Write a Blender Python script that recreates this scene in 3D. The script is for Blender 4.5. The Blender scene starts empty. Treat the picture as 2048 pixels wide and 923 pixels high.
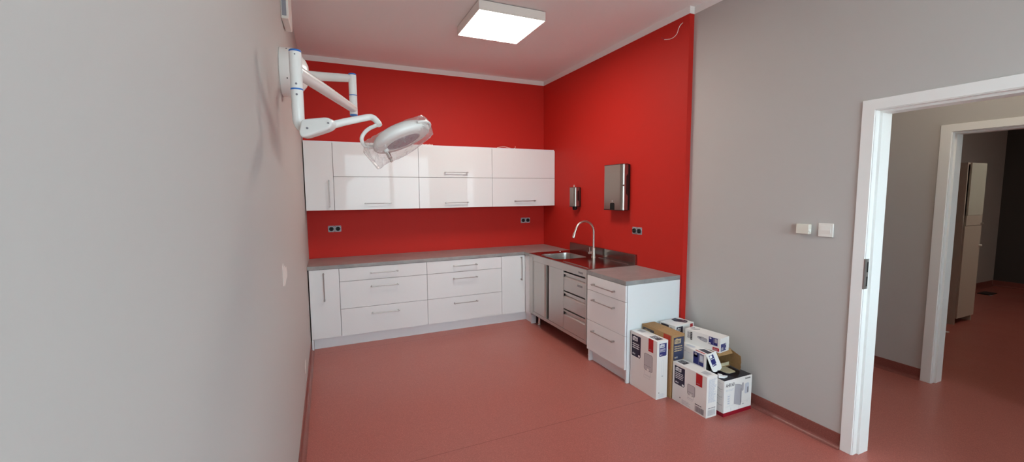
import bpy, bmesh, math, random
from mathutils import Vector, Matrix
rnd = random.Random(7)
SC = bpy.context.scene
COL = SC.collection
PI = math.pi

# ------------------------------------------------------------------ room sizes (metres; X right, Y to the back wall, Z up)
R = 3.0414        # red right-hand wall plane
W = 3.0928        # grey right-hand wall plane
H = 3.147         # ceiling
HC = 3.089        # lower edge of white painted band
YR = -2.5625      # end of the red wall
YF = -6.5         # window wall behind the camera
WT = 0.134        # thickness of right wall
W2 = 4.776        # far wall of corridor
ZC = 0.88         # worktop height
YFR = -0.591      # base cabinet fronts
YUP = -0.3187     # wall cabinet fronts

# ------------------------------------------------------------------ camera
cx, cy, cz = 0.2145, -5.2658, 1.6163
yaw, pitch, roll, fpx = -0.4163, -0.0914, -0.0076, 834.30
fw = Vector((math.cos(pitch)*math.sin(-yaw), math.cos(pitch)*math.cos(yaw), math.sin(pitch)))
r0 = Vector((math.cos(yaw), math.sin(yaw), 0)); u0 = r0.cross(fw)
rt = r0*math.cos(roll) + u0*math.sin(roll)
up = u0*math.cos(roll) - r0*math.sin(roll)
cam = bpy.data.cameras.new('camera'); camo = bpy.data.objects.new('camera', cam); COL.objects.link(camo)
cam.sensor_fit = 'HORIZONTAL'; cam.sensor_width = 36; cam.lens = 36*fpx/2048
cam.clip_start = 0.02; cam.clip_end = 100
camo.matrix_world = Matrix(((rt.x, up.x, -fw.x, cx), (rt.y, up.y, -fw.y, cy), (rt.z, up.z, -fw.z, cz), (0, 0, 0, 1)))
SC.camera = camo
CAM = Vector((cx, cy, cz))
def at(px, py, depth):          # a survey helper: photo pixel + measured distance -> point in the room
    return CAM + (fw + rt*((px-1024)/fpx) + up*((461.5-py)/fpx))*depth

# ------------------------------------------------------------------ materials
def lin(c):
    return tuple(((v/255)/12.92 if v/255 <= .04045 else ((v/255+.055)/1.055)**2.4) for v in c) + (1,)
MAT = {}
def mat(name, rgb=(200,200,200), rough=.5, metal=0., spec=.5, bump=None, mottle=None, coat=0, emit=None, alpha=None, aniso=None):
    m = bpy.data.materials.new(name); m.use_nodes = True; MAT[name] = m
    nt = m.node_tree; b = nt.nodes['Principled BSDF']
    b.inputs['Base Color'].default_value = lin(rgb); b.inputs['Roughness'].default_value = rough
    b.inputs['Metallic'].default_value = metal; b.inputs['Specular IOR Level'].default_value = spec
    b.inputs['Coat Weight'].default_value = coat; b.inputs['Coat Roughness'].default_value = .05
    if emit:
        b.inputs['Emission Color'].default_value = lin(emit[0]); b.inputs['Emission Strength'].default_value = emit[1]
    tc = None
    if bump or mottle:
        tc = nt.nodes.new('ShaderNodeTexCoord')
    if bump:
        n = nt.nodes.new('ShaderNodeTexNoise'); n.inputs['Scale'].default_value = bump[0]; n.inputs['Detail'].default_value = 4
        bp = nt.nodes.new('ShaderNodeBump'); bp.inputs['Strength'].default_value = bump[1]; bp.inputs['Distance'].default_value = bump[2]
        nt.links.new(tc.outputs['Object'], n.inputs['Vector']); nt.links.new(n.outputs['Fac'], bp.inputs['Height'])
        nt.links.new(bp.outputs['Normal'], b.inputs['Normal'])
    if mottle:                   # (scale, rgb2, contrast lo, hi)
        n = nt.nodes.new('ShaderNodeTexNoise'); n.inputs['Scale'].default_value = mottle[0]; n.inputs['Detail'].default_value = 6
        n.inputs['Roughness'].default_value = .65
        rp = nt.nodes.new('ShaderNodeValToRGB')
        rp.color_ramp.elements[0].position = mottle[2]; rp.color_ramp.elements[0].color = lin(rgb)
        rp.color_ramp.elements[1].position = mottle[3]; rp.color_ramp.elements[1].color = lin(mottle[1])
        nt.links.new(tc.outputs['Object'], n.inputs['Vector']); nt.links.new(n.outputs['Fac'], rp.inputs['Fac'])
        nt.links.new(rp.outputs['Color'], b.inputs['Base Color'])
    return m
mat('grey_paint', (190,187,184), .62, spec=.35, bump=(260,.12,.0006))
mat('red_paint', (195,42,34), .6, spec=.22, bump=(260,.12,.0006))
mat('ceiling_paint', (242,240,239), .8, spec=.2, bump=(180,.08,.0006))
mat('trim_paint', (236,234,232), .7, spec=.25)
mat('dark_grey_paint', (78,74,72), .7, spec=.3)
mat('door_white', (240,240,238), .35, spec=.45)
mat('cabinet_gloss', (234,236,237), .03, spec=.17)
mat('cabinet_white', (234,237,239), .28, spec=.45)
mat('plinth_white', (229,232,235), .3, spec=.45)
mat('gap_dark', (40,38,37), .8)
mat('seam_shade', (84,82,82), .6)  # shade of the gaps between fronts, put into a dark colour
mat('aluminium', (182,180,178), .34, metal=1)
mat('steel', (205,201,196), .44, metal=1, bump=(30,.05,.001))
mat('steel_top', (158,151,147), .2, metal=1)
mat('steel_basin', (190,188,184), .34, metal=1)
mat('steel_dispenser', (158,148,140), .3, metal=1)
mat('chrome', (225,222,218), .1, metal=1)
mat('brushed_nickel', (208,200,192), .36, metal=1)
mat('black_plastic', (18,18,19), .35)
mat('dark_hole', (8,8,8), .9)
mat('lamp_white', (238,237,234), .22, spec=.5)
mat('lamp_blue', (52,116,196), .4)
mat('led_window', (150,116,126), .12, spec=.6)
mat('white_plastic', (236,234,228), .35)
mat('pale_plastic', (226,222,210), .4)
mat('grey_panel', (150,152,162), .4)
mat('plaster', (228,224,220), .9, spec=.1)
mat('carton_white', (236,234,231), .45, spec=.4)
mat('carton_kraft', (176,140,98), .75, spec=.2, mottle=(60,(164,128,88),.3,.7))
mat('carton_kraft_light', (200,188,158), .75, spec=.2)
mat('print_navy', (24,22,52), .4)
mat('print_blue', (30,38,110), .4)
mat('print_slate', (48,54,84), .5)
mat('print_red', (184,30,36), .4)
mat('print_orange', (186,58,36), .55)
mat('print_crimson', (150,14,38), .4)
mat('print_white', (232,232,234), .45)
mat('print_tan', (196,170,132), .6)
mat('print_grey', (120,118,126), .5)
mat('print_dark', (58,54,62), .5)
mat('print_pale', (200,204,214), .45)
mat('print_mid', (176,174,180), .45)
mat('print_soft', (196,192,194), .45)
mat('film_navy', (16,18,34), .18, spec=.6)
mat('oak_melamine', (206,196,182), .5)
mat('pale_door', (226,228,214), .2)
mat('lamp_diffuser', (255,252,246), .5, emit=((255,246,234), 22.0))
mat('fill_diffuser_hall', (255,252,246), .5, emit=((255,240,215), 12))
mat('fill_diffuser_far', (255,252,246), .5, emit=((255,244,228), 52))
mat('outside_white', (220,220,218), .6)

# speckled red vinyl floor with welded seams
def vinyl(name, seams, k=1.):
    m = bpy.data.materials.new(name); m.use_nodes = True; MAT[name] = m; nt = m.node_tree; L = nt.links
    lin_ = lambda c: lin(tuple(v*k for v in c)); b = nt.nodes['Principled BSDF']; b.inputs['Roughness'].default_value = .33; b.inputs['Specular IOR Level'].default_value = .42
    tc = nt.nodes.new('ShaderNodeTexCoord')
    v = nt.nodes.new('ShaderNodeTexVoronoi'); v.inputs['Scale'].default_value = 380; L.new(tc.outputs['Object'], v.inputs['Vector'])
    rp = nt.nodes.new('ShaderNodeValToRGB'); e = rp.color_ramp.elements
    e[0].position = 0; e[0].color = lin_((156,87,78)); e[1].position = 1; e[1].color = lin_((194,120,107))
    for p, c in ((.35, (167,94,85)), (.7, (172,99,89)), (.9, (179,105,94))):
        q = e.new(p); q.color = lin_(c)
    sep = nt.nodes.new('ShaderNodeSeparateColor'); L.new(v.outputs['Color'], sep.inputs[0]); L.new(sep.outputs[0], rp.inputs['Fac'])
    n = nt.nodes.new('ShaderNodeTexNoise'); n.inputs['Scale'].default_value = 2.2; n.inputs['Detail'].default_value = 5
    L.new(tc.outputs['Object'], n.inputs['Vector'])
    mr = nt.nodes.new('ShaderNodeMapRange'); mr.inputs['From Min'].default_value = .3; mr.inputs['From Max'].default_value = .7
    mr.inputs['To Min'].default_value = .305; mr.inputs['To Max'].default_value = .37
    L.new(n.outputs['Fac'], mr.inputs['Value']); L.new(mr.outputs['Result'], b.inputs['Roughness'])
    out = rp.outputs['Color']
    if seams:
        sx = nt.nodes.new('ShaderNodeSeparateXYZ'); L.new(tc.outputs['Object'], sx.inputs[0])
        tot = None
        for y in seams:
            a = nt.nodes.new('ShaderNodeMath'); a.operation = 'SUBTRACT'; a.inputs[1].default_value = y; L.new(sx.outputs['Y'], a.inputs[0])
            c = nt.nodes.new('ShaderNodeMath'); c.operation = 'ABSOLUTE'; L.new(a.outputs[0], c.inputs[0])
            d = nt.nodes.new('ShaderNodeMath'); d.operation = 'LESS_THAN'; d.inputs[1].default_value = .0022; L.new(c.outputs[0], d.inputs[0])
            if tot is None: tot = d
            else:
                s = nt.nodes.new('ShaderNodeMath'); s.operation = 'MAXIMUM'; L.new(tot.outputs[0], s.inputs[0]); L.new(d.outputs[0], s.inputs[1]); tot = s
        mx = nt.nodes.new('ShaderNodeMix'); mx.data_type = 'RGBA'; L.new(tot.outputs[0], mx.inputs['Factor'])
        L.new(out, mx.inputs['A']); mx.inputs['B'].default_value = lin((134,66,58)); out = mx.outputs['Result']
    L.new(out, b.inputs['Base Color'])
vinyl('red_vinyl', (-.72, -2.83, -4.83))
vinyl('red_vinyl_skirting_shade', (), .80)  # floor vinyl darkened: shade of the upright face put into the colour

# cement-look worktop
def cement():
    m = bpy.data.materials.new('cement_laminate'); m.use_nodes = True; MAT[m.name] = m; nt = m.node_tree; L = nt.links
    b = nt.nodes['Principled BSDF']; b.inputs['Roughness'].default_value = .3; b.inputs['Specular IOR Level'].default_value = .6
    tc = nt.nodes.new('ShaderNodeTexCoord')
    n = nt.nodes.new('ShaderNodeTexNoise'); n.inputs['Scale'].default_value = 5; n.inputs['Detail'].default_value = 9; n.inputs['Roughness'].default_value = .7
    n.inputs['Distortion'].default_value = .6
    rp = nt.nodes.new('ShaderNodeValToRGB'); e = rp.color_ramp.elements
    e[0].position = .3; e[0].color = lin((132,132,131)); e[1].position = .72; e[1].color = lin((166,165,163))
    L.new(tc.outputs['Object'], n.inputs['Vector']); L.new(n.outputs['Fac'], rp.inputs['Fac']); L.new(rp.outputs['Color'], b.inputs['Base Color'])
cement()

def clear_film(name, tint, haze, fres):
    m = bpy.data.materials.new(name); m.use_nodes = True; MAT[name] = m; nt = m.node_tree; L = nt.links
    nt.nodes.remove(nt.nodes['Principled BSDF']); out = nt.nodes['Material Output']
    t = nt.nodes.new('ShaderNodeBsdfTransparent'); t.inputs[0].default_value = tint
    d = nt.nodes.new('ShaderNodeBsdfDiffuse'); d.inputs[0].default_value = (.85,.83,.83,1)
    g = nt.nodes.new('ShaderNodeBsdfGlossy'); g.inputs['Roughness'].default_value = .08
    f = nt.nodes.new('ShaderNodeLayerWeight'); f.inputs['Blend'].default_value = .5
    fp4 = nt.nodes.new('ShaderNodeMath'); fp4.operation = 'POWER'; fp4.inputs[1].default_value = 4; L.new(f.outputs['Facing'], fp4.inputs[0])
    fm = nt.nodes.new('ShaderNodeMapRange'); fm.inputs['To Min'].default_value = .035; fm.inputs['To Max'].default_value = fres; L.new(fp4.outputs[0], fm.inputs['Value'])
    a = nt.nodes.new('ShaderNodeMixShader'); a.inputs[0].default_value = haze; L.new(t.outputs[0], a.inputs[1]); L.new(d.outputs[0], a.inputs[2])
    c = nt.nodes.new('ShaderNodeMixShader'); L.new(fm.outputs['Result'], c.inputs[0]); L.new(a.outputs[0], c.inputs[1]); L.new(g.outputs[0], c.inputs[2])
    L.new(c.outputs[0], out.inputs['Surface'])
    if haze > .02:
        lw = nt.nodes.new('ShaderNodeLayerWeight'); lw.inputs['Blend'].default_value = .35; mh = nt.nodes.new('ShaderNodeMapRange'); mh.inputs['To Min'].default_value = haze; mh.inputs['To Max'].default_value = .34
        L.new(lw.outputs['Facing'], mh.inputs['Value'])
        mp = nt.nodes.new('ShaderNodeMapping'); mp.inputs['Scale'].default_value = (30, 60, 14); t2 = nt.nodes.new('ShaderNodeTexCoord'); L.new(t2.outputs['Object'], mp.inputs['Vector'])
        n2 = nt.nodes.new('ShaderNodeTexNoise'); n2.inputs['Scale'].default_value = 1; n2.inputs['Detail'].default_value = 3; n2.inputs['Distortion'].default_value = 1.2; L.new(mp.outputs['Vector'], n2.inputs['Vector'])
        m2 = nt.nodes.new('ShaderNodeMapRange'); m2.inputs['From Min'].default_value = .56; m2.inputs['From Max'].default_value = .74; m2.inputs['To Max'].default_value = .30; L.new(n2.outputs['Fac'], m2.inputs['Value'])
        ad = nt.nodes.new('ShaderNodeMath'); ad.operation = 'ADD'; ad.use_clamp = True; L.new(mh.outputs['Result'], ad.inputs[0]); L.new(m2.outputs['Result'], ad.inputs[1]); L.new(ad.outputs[0], a.inputs[0])
        tl = nt.nodes.new('ShaderNodeBsdfTranslucent'); tl.inputs[0].default_value = (.92,.9,.9,1); dm = nt.nodes.new('ShaderNodeMixShader'); dm.inputs[0].default_value = .5
        L.new(d.outputs[0], dm.inputs[1]); L.new(tl.outputs[0], dm.inputs[2]); L.new(dm.outputs[0], a.inputs[2])
        tc = nt.nodes.new('ShaderNodeTexCoord'); n = nt.nodes.new('ShaderNodeTexNoise'); n.inputs['Scale'].default_value = 9; n.inputs['Distortion'].default_value = .8
        bp = nt.nodes.new('ShaderNodeBump'); bp.inputs['Strength'].default_value = .22; bp.inputs['Distance'].default_value = .01
        L.new(tc.outputs['Object'], n.inputs['Vector']); L.new(n.outputs['Fac'], bp.inputs['Height'])
        for q in (d, g, f): L.new(bp.outputs['Normal'], q.inputs['Normal'])
clear_film('bag_film', (.99,.985,.985,1), .10, .30)
clear_film('window_glass', (.96,.98,.97,1), 0, .8)

# ------------------------------------------------------------------ mesh building
class MB:
    def __init__(s):
        s.v = []; s.f = []; s.mi = []; s.mats = []
    def _m(s, name):
        if name not in s.mats: s.mats.append(name)
        return s.mats.index(name)
    def add(s, verts, faces, m):
        o = len(s.v); k = s._m(m); s.v += [tuple(p) for p in verts]
        for f in faces: s.f.append([o+i for i in f]); s.mi.append(k)
    def bm(s, bm, m):
        bm.verts.ensure_lookup_table()
        for i, q in enumerate(bm.verts): q.index = i
        s.add([q.co[:] for q in bm.verts], [[q.index for q in f.verts] for f in bm.faces], m); bm.free()
    def box(s, x0, x1, y0, y1, z0, z1, m, bev=0, seg=2):
        b = bmesh.new(); bmesh.ops.create_cube(b, size=1)
        for q in b.verts:
            q.co = ((x0+x1)/2+q.co.x*abs(x1-x0), (y0+y1)/2+q.co.y*abs(y1-y0), (z0+z1)/2+q.co.z*abs(z1-z0))
        if bev: bmesh.ops.bevel(b, geom=list(b.edges), offset=bev, segments=seg, affect='EDGES', profile=.5)
        s.bm(b, m); return s
    def quad(s, pts, m): s.add(pts, [list(range(len(pts)))], m); return s
    def tube(s, pts, rad, m, n=14, cap=True):
        pts = [Vector(p) for p in pts]; N = len(pts)
        rads = rad if isinstance(rad, (list, tuple)) else [rad]*N
        vs = []; prev = None
        for i, p in enumerate(pts):
            t = (pts[min(i+1, N-1)]-pts[max(i-1, 0)]).normalized()
            if prev is None:
                a = Vector((0,0,1)) if abs(t.z) < .9 else Vector((1,0,0))
                nrm = t.cross(a).normalized()
            else:
                nrm = (prev - t*prev.dot(t)).normalized()
            prev = nrm; bi = t.cross(nrm)
            for k in range(n):
                a = 2*PI*k/n; vs.append(p + (nrm*math.cos(a)+bi*math.sin(a))*rads[i])
        fs = [[i*n+k, i*n+(k+1)%n, (i+1)*n+(k+1)%n, (i+1)*n+k] for i in range(N-1) for k in range(n)]
        if cap: fs += [list(range(n-1, -1, -1)), [(N-1)*n+k for k in range(n)]]
        s.add(vs, fs, m); return s
    def lathe(s, prof, o, axis, m, n=40):      # prof: (radius, height along the axis)
        o = Vector(o); ax = Vector(axis).normalized(); a = Vector((0,0,1)) if abs(ax.z) < .9 else Vector((1,0,0))
        e1 = ax.cross(a).normalized(); e2 = ax.cross(e1); vs = []; fs = []
        for r_, h_ in prof:
            for k in range(n):
                t = 2*PI*k/n; vs.append(o + ax*h_ + (e1*math.cos(t)+e2*math.sin(t))*max(r_, 1e-5))
        for i in range(len(prof)-1):
            for k in range(n): fs.append([i*n+k, i*n+(k+1)%n, (i+1)*n+(k+1)%n, (i+1)*n+k])
        s.add(vs, fs, m); return s
    def cyl(s, p0, p1, r_, m, n=20, bev=0):
        p0 = Vector(p0); p1 = Vector(p1); L_ = (p1-p0).length
        pr = [(0,0),(r_-bev,0),(r_,bev),(r_,L_-bev),(r_-bev,L_),(0,L_)] if bev else [(0,0),(r_,0),(r_,L_),(0,L_)]
        return s.lathe(pr, p0, p1-p0, m, n)
    def prism(s, poly, off, m, bev=0):         # polygon swept by a vector
        off = Vector(off); b = bmesh.new(); n = len(poly)
        a = [b.verts.new(p) for p in poly]; c = [b.verts.new(Vector(p)+off) for p in poly]
        b.faces.new(a[::-1]); b.faces.new(c)
        for i in range(n): b.faces.new([a[i], a[(i+1)%n], c[(i+1)%n], c[i]])
        bmesh.ops.recalc_face_normals(b, faces=b.faces)
        if bev: bmesh.ops.bevel(b, geom=list(b.edges), offset=bev, segments=3, affect='EDGES', profile=.5)
        s.bm(b, m); return s
    def build(s, name, parent=None, smooth=32, fix=True):
        me = bpy.data.meshes.new(name); off = Vector((0,0,0))
        if parent is not None: off = world_loc(parent)
        me.from_pydata([tuple(Vector(p)-off) for p in s.v], [], s.f)
        for n_ in s.mats: me.materials.append(MAT[n_])
        for p, k in zip(me.polygons, s.mi): p.material_index = k
        if fix:
            b = bmesh.new(); b.from_mesh(me); bmesh.ops.remove_doubles(b, verts=b.verts, dist=1e-6)
            bmesh.ops.recalc_face_normals(b, faces=b.faces); b.to_mesh(me); b.free()
        me.polygons.foreach_set('use_smooth', [True]*len(me.polygons)); me.set_sharp_from_angle(angle=math.radians(smooth))
        o = bpy.data.objects.new(name, me); COL.objects.link(o)
        if fix and len(me.polygons) > 6:
            wn = o.modifiers.new('weighted_normals', 'WEIGHTED_NORMAL'); wn.keep_sharp = True; wn.weight = 90
        if parent is not None: o.parent = parent
        return o
def world_loc(o):
    v = Vector((0,0,0))
    while o is not None: v += o.location; o = o.parent
    return v
def tag(o, label=None, cat=None, group=None, kind=None):
    if label: o['label'] = label
    if cat: o['category'] = cat
    if group: o['group'] = group
    if kind: o['kind'] = kind
    return o
def thing(name, label, cat, loc, group=None):
    o = bpy.data.objects.new(name, None); o.empty_display_size = .05; COL.objects.link(o); o.location = loc
    return tag(o, label, cat, group)
def struct(mb, name, parent=None, **k):
    o = mb.build(name, parent, **k); o['kind'] = 'structure'; return o
def dup(root, loc, label):
    r_ = root.copy(); COL.objects.link(r_); r_.location = loc; r_['label'] = label
    for ch in list(root.children):
        c = ch.copy(); COL.objects.link(c); c.parent = r_
        for g in list(ch.children):
            d = g.copy(); COL.objects.link(d); d.parent = c
    return r_
def text_mesh(txt, size, bold=0.0):
    cu = bpy.data.curves.new('lettering', 'FONT'); cu.body = txt; cu.size = size; cu.offset = bold; cu.resolution_u = 2
    o = bpy.data.objects.new('lettering', cu); COL.objects.link(o)
    dg = bpy.context.evaluated_depsgraph_get(); dg.update()
    me = bpy.data.meshes.new_from_object(o.evaluated_get(dg))
    v = [p.co[:] for p in me.vertices]; f = [list(p.vertices) for p in me.polygons]
    bpy.data.objects.remove(o); bpy.data.curves.remove(cu); bpy.data.meshes.remove(me)
    return v, f

# ------------------------------------------------------------------ the room
fl = MB(); fl.box(-.2, 10.6, -6.8, .2, -.1, 0, 'red_vinyl'); struct(fl, 'floor')
ce = MB(); ce.box(-.2, 10.6, -6.8, .2, H, H+.12, 'ceiling_paint'); struct(ce, 'ceiling')
m = MB(); m.box(-.2, 0, -6.8, .2, 0, H, 'grey_paint'); struct(m, 'wall_left')
m = MB(); m.box(0, R+.3, 0, .2, 0, H, 'red_paint'); struct(m, 'wall_back')
m = MB(); m.box(R, W+WT, YR, 0, 0, H, 'red_paint'); struct(m, 'wall_right_red')
DY0, DY1, DT = -3.826, -4.852, 2.129      # door casing outer edges and top
DI0, DI1, DTI = -3.889, -4.789, 2.070     # clear opening
m = MB()
m.box(W, W+WT, DI0, YR, 0, H, 'grey_paint'); m.box(W, W+WT, DI1, DI0, DTI, H, 'grey_paint'); m.box(W, W+WT, YF, DI1, 0, H, 'grey_paint')
struct(m, 'wall_right')
WX0, WX1, WXM, WZ0, WZ1 = .62, 2.80, 1.775, .88, 2.64
m = MB()
m.box(0, WX0, YF-.3, YF, 0, H, 'grey_paint'); m.box(WX1, W+WT, YF-.3, YF, 0, H, 'grey_paint')
m.box(WX0, WX1, YF-.3, YF, 0, WZ0, 'grey_paint'); m.box(WX0, WX1, YF-.3, YF, WZ1, H, 'grey_paint')
struct(m, 'wall_front')
# windows behind the camera (daylight source of the room)
for k, (a, b_) in enumerate(((WX0, WXM), (WXM, WX1)), 1):
    m = MB(); y0, y1 = YF-.16, YF-.09
    m.box(a, a+.045, y0, y1, WZ0, WZ1, 'door_white', .004); m.box(b_-.045, b_, y0, y1, WZ0, WZ1, 'door_white', .004)
    m.box(a+.045, b_-.045, y0, y1, WZ0, WZ0+.055, 'door_white', .004); m.box(a+.045, b_-.045, y0, y1, WZ1-.055, WZ1, 'door_white', .004)
    wo = struct(m, 'window_%d' % k)
    g = MB(); g.box(a+.045, b_-.045, YF-.128, YF-.122, WZ0+.055, WZ1-.055, 'window_glass'); g.build('window_pane', wo)
m = MB(); m.box(WX0-.04, WX1+.04, YF-.09, YF+.10, WZ0-.03, WZ0, 'door_white', .006); struct(m, 'trim_1')
# corridor and the room beyond it
m = MB(); m.box(W+WT, W2, -1.4, -1.3, 0, H, 'grey_paint'); struct(m, 'wall_corridor_back')
CX0, CX1, CZ0, CZ1 = 3.62, 4.42, .9, 2.3
m = MB(); m.box(W+WT, CX0, -6.8, YF, 0, H, 'grey_paint'); m.box(CX1, 10.5, -6.8, YF, 0, H, 'grey_paint'); m.box(CX0, CX1, -6.8, YF, 0, CZ0, 'grey_paint'); m.box(CX0, CX1, -6.8, YF, CZ1, H, 'grey_paint'); struct(m, 'wall_corridor_front')
m = MB(); y0, y1 = YF-.16, YF-.09
m.box(CX0, CX0+.045, y0, y1, CZ0, CZ1, 'door_white', .004); m.box(CX1-.045, CX1, y0, y1, CZ0, CZ1, 'door_white', .004)
m.box(CX0+.045, CX1-.045, y0, y1, CZ0, CZ0+.055, 'door_white', .004); m.box(CX0+.045, CX1-.045, y0, y1, CZ1-.055, CZ1, 'door_white', .004); wo = struct(m, 'window_3')  # unseen window added to bring daylight into the corridor
g = MB(); g.box(CX0+.045, CX1-.045, YF-.128, YF-.122, CZ0+.055, CZ1-.055, 'window_glass'); g.build('window_pane', wo)
EY0, EY1, EI0, EI1 = -3.537, -4.56, -3.605, -4.49
m = MB()
m.box(W2, W2+WT, EI0, -1.3, 0, H, 'grey_paint'); m.box(W2, W2+WT, EI1, EI0, DTI, H, 'grey_paint'); m.box(W2, W2+WT, YF, EI1, 0, H, 'grey_paint')
struct(m, 'wall_corridor')
m = MB(); m.box(W2+WT, 10.5, -2.22, -2.1, 0, H, 'grey_paint'); struct(m, 'wall_far_back')
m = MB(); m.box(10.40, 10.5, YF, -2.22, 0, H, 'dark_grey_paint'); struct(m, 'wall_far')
# white painted band under the ceiling
T = .003
m = MB(); m.box(0, R, -T, 0, HC, H, 'trim_paint'); struct(m, 'trim_2')
m = MB(); m.box(R-T, R, YR-T, -T, HC, H, 'trim_paint'); m.box(R, W-T, YR-T, YR, HC, H, 'trim_paint'); struct(m, 'trim_3')
m = MB(); m.box(W-T, W, YF, YR-T, HC, H, 'trim_paint'); struct(m, 'trim_4')

# cove skirting: vinyl turned up the wall
def skirting(name, p0, p1, nrm):
    p0 = Vector(p0); p1 = Vector(p1); nv = Vector(nrm); z = Vector((0,0,1)); prof = [(0,.001), (.032,.001)]
    for k in range(1, 7):
        a = k/6*PI/2; prof.append((.032-.028*math.sin(a), .001+.028*(1-math.cos(a))))
    prof += [(.004,.094), (.002,.097), (0,.097)]
    m = MB(); m.prism([p0+nv*a+z*b for a, b in prof], p1-p0, 'red_vinyl_skirting_shade'); return struct(m, name)
skirting('baseboard_left', (0,YF,0), (0,-.575,0), (1,0,0))
skirting('baseboard_right', (W,DY0,0), (W,YR-.003,0), (-1,0,0))
skirting('baseboard_corridor', (W2,EY0,0), (W2,-1.4,0), (-1,0,0))
skirting('baseboard_corridor_near', (W2,YF,0), (W2,EY1,0), (-1,0,0))
skirting('baseboard_far', (10.40,YF,0), (10.40,-2.22,0), (-1,0,0))
skirting('baseboard_far_back', (W2+WT,-2.22,0), (10.37,-2.22,0), (0,-1,0))

# door casings (leafless openings)
def casing(name, xw, o0, o1, i0, i1, top, itop, strike):
    m = MB(); b = .012
    for sx, x0, x1 in ((0, xw-b, xw), (1, xw+WT, xw+WT+b)):
        m.prism([(x0,o0,0),(x0,o0,top),(x0,o1,top),(x0,o1,0),(x0,i1,0),(x0,i1,itop),(x0,i0,itop),(x0,i0,0)], (x1-x0,0,0), 'door_white', .0025)
    # jamb with a rebate: the narrow front step, a groove, then the deeper lining
    m.box(xw-.006, xw+.034, i0-.004, i0+.02, 0, itop-.004, 'door_white', .001); m.box(xw-.006, xw+.034, i1-.02, i1+.004, 0, itop-.004, 'door_white', .001)
    m.box(xw-.006, xw+.034, i1-.02, i0+.02, itop-.004, itop+.02, 'door_white', .001)
    m.box(xw+.038, xw+WT, i0-.016, i0+.02, 0, itop-.016, 'door_white', .001); m.box(xw+.038, xw+WT, i1-.02, i1+.016, 0, itop-.016, 'door_white', .001)
    m.box(xw+.034, xw+.040, i0-.002, i0+.02, 0, itop+.02, 'door_white'); m.box(xw+.034, xw+.040, i1-.02, i0+.02, itop-.002, itop+.02, 'door_white')
    m.box(xw+.038, xw+WT, i1-.02, i0+.02, itop-.016, itop+.02, 'door_white', .001)
    o = struct(m, name)
    if strike:
        s = MB(); s.box(xw-.002, xw+.026, i0-.0062, i0-.004, 1.035, 1.215, 'aluminium', .0008)
        s.box(xw-.0135, xw-.002, i0-.0062, i0+.001, 1.035, 1.215, 'aluminium', .0008)
        s.box(xw+.008, xw+.018, i0-.0068, i0-.006, 1.135, 1.195, 'dark_hole'); s.box(xw+.008, xw+.018, i0-.0068, i0-.006, 1.05, 1.108, 'dark_hole')
        so = s.build('strike_plate', o); so['label'] = 'metal strike plate with two dark slots'
    return o
casing('door_1', W, DY0, DY1, DI0, DI1, DT, DTI, True)
casing('door_2', W2, EY0, EY1, EI0, EI1, DT, DTI, False)

# bare plaster patches on the left wall
def patch(pts, label):
    m = MB(); m.prism([(-.001, y, z) for y, z in pts], (.0022, 0, 0), 'plaster'); tag(m.build('plaster_patch'), label, 'wall patch', 'bare patches on the left wall')
patch([(-2.955,1.165),(-2.95,1.23),(-2.958,1.262),(-2.915,1.274),(-2.90,1.250),(-2.845,1.252),(-2.82,1.235),(-2.76,1.232),(-2.735,1.20),(-2.74,1.176),(-2.80,1.170),(-2.84,1.158),(-2.89,1.150),(-2.905,1.162)],
      'ragged bare white patch on the left grey wall, the upper one level with the worktop')
patch([(-1.70,.21),(-1.705,.27),(-1.66,.296),(-1.60,.290),(-1.585,.25),(-1.60,.215),(-1.66,.198)],
      'ragged bare white patch low on the left grey wall just above the skirting')

# ------------------------------------------------------------------ base cabinets along the back wall
def handle_mb(p0, p1, out, post=.013):
    """bar handle from p0 to p1 (ends of the bar axis on the front), standing off along `out`"""
    p0 = Vector(p0); p1 = Vector(p1); o = Vector(out); d = (p1-p0).normalized(); m = MB()
    a, b = p0+o*.030, p1+o*.030
    m.cyl(a, b, .0050, 'aluminium', 14, .001)
    for q, s in ((p0, 1), (p1, -1)):
        c = q + d*s*post
        m.cyl(c, c+o*.034, .0080, 'aluminium', 14, .001)
    return m
def front(mb, x0, x1, z0, z1, y, m='cabinet_gloss', g=.002):
    mb.box(x0+g, x1-g, y, y+.018, z0+g, z1-g, m, .0012); return mb
ZB, ZT = .113, ZC-.0375
def carcass(x0, x1, z0, z1, yf, yb, feet=False, splits=()):
    m = MB(); t = .018
    e = .001; yq = yf+e                      # dark strips painting the shade inside the front seams
    m.box(x0, x0+t, yf, yq, z0, z1-.016, 'seam_shade'); m.box(x1-t, x1, yf, yq, z0, z1-.016, 'seam_shade')
    for z in splits: m.box(x0+t, x1-t, yf, yf+.02, z-.012, z+.012, 'seam_shade')
    yf = yq
    m.box(x0, x0+t, yf, yb, z0, z1, 'plinth_white'); m.box(x1-t, x1, yf, yb, z0, z1, 'plinth_white')
    m.box(x0+t, x1-t, yf, yb, z0, z0+t, 'plinth_white'); m.box(x0+t, x1-t, yf, yb, z1-t, z1, 'plinth_white')
    m.box(x0+t, x1-t, yb-.006, yb, z0+t, z1-t, 'plinth_white')
    if feet:
        for x in (x0+.05, x1-.05):
            for y in (yf+.12, yb-.06): m.cyl((x,y,0), (x,y,z0), .018, 'black_plastic', 12)
    return m
X = [.010, .298, 1.2203, 2.138, 2.4585]
YC = YFR+.019
GRP_B = 'white base cabinets under the grey worktop'
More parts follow.
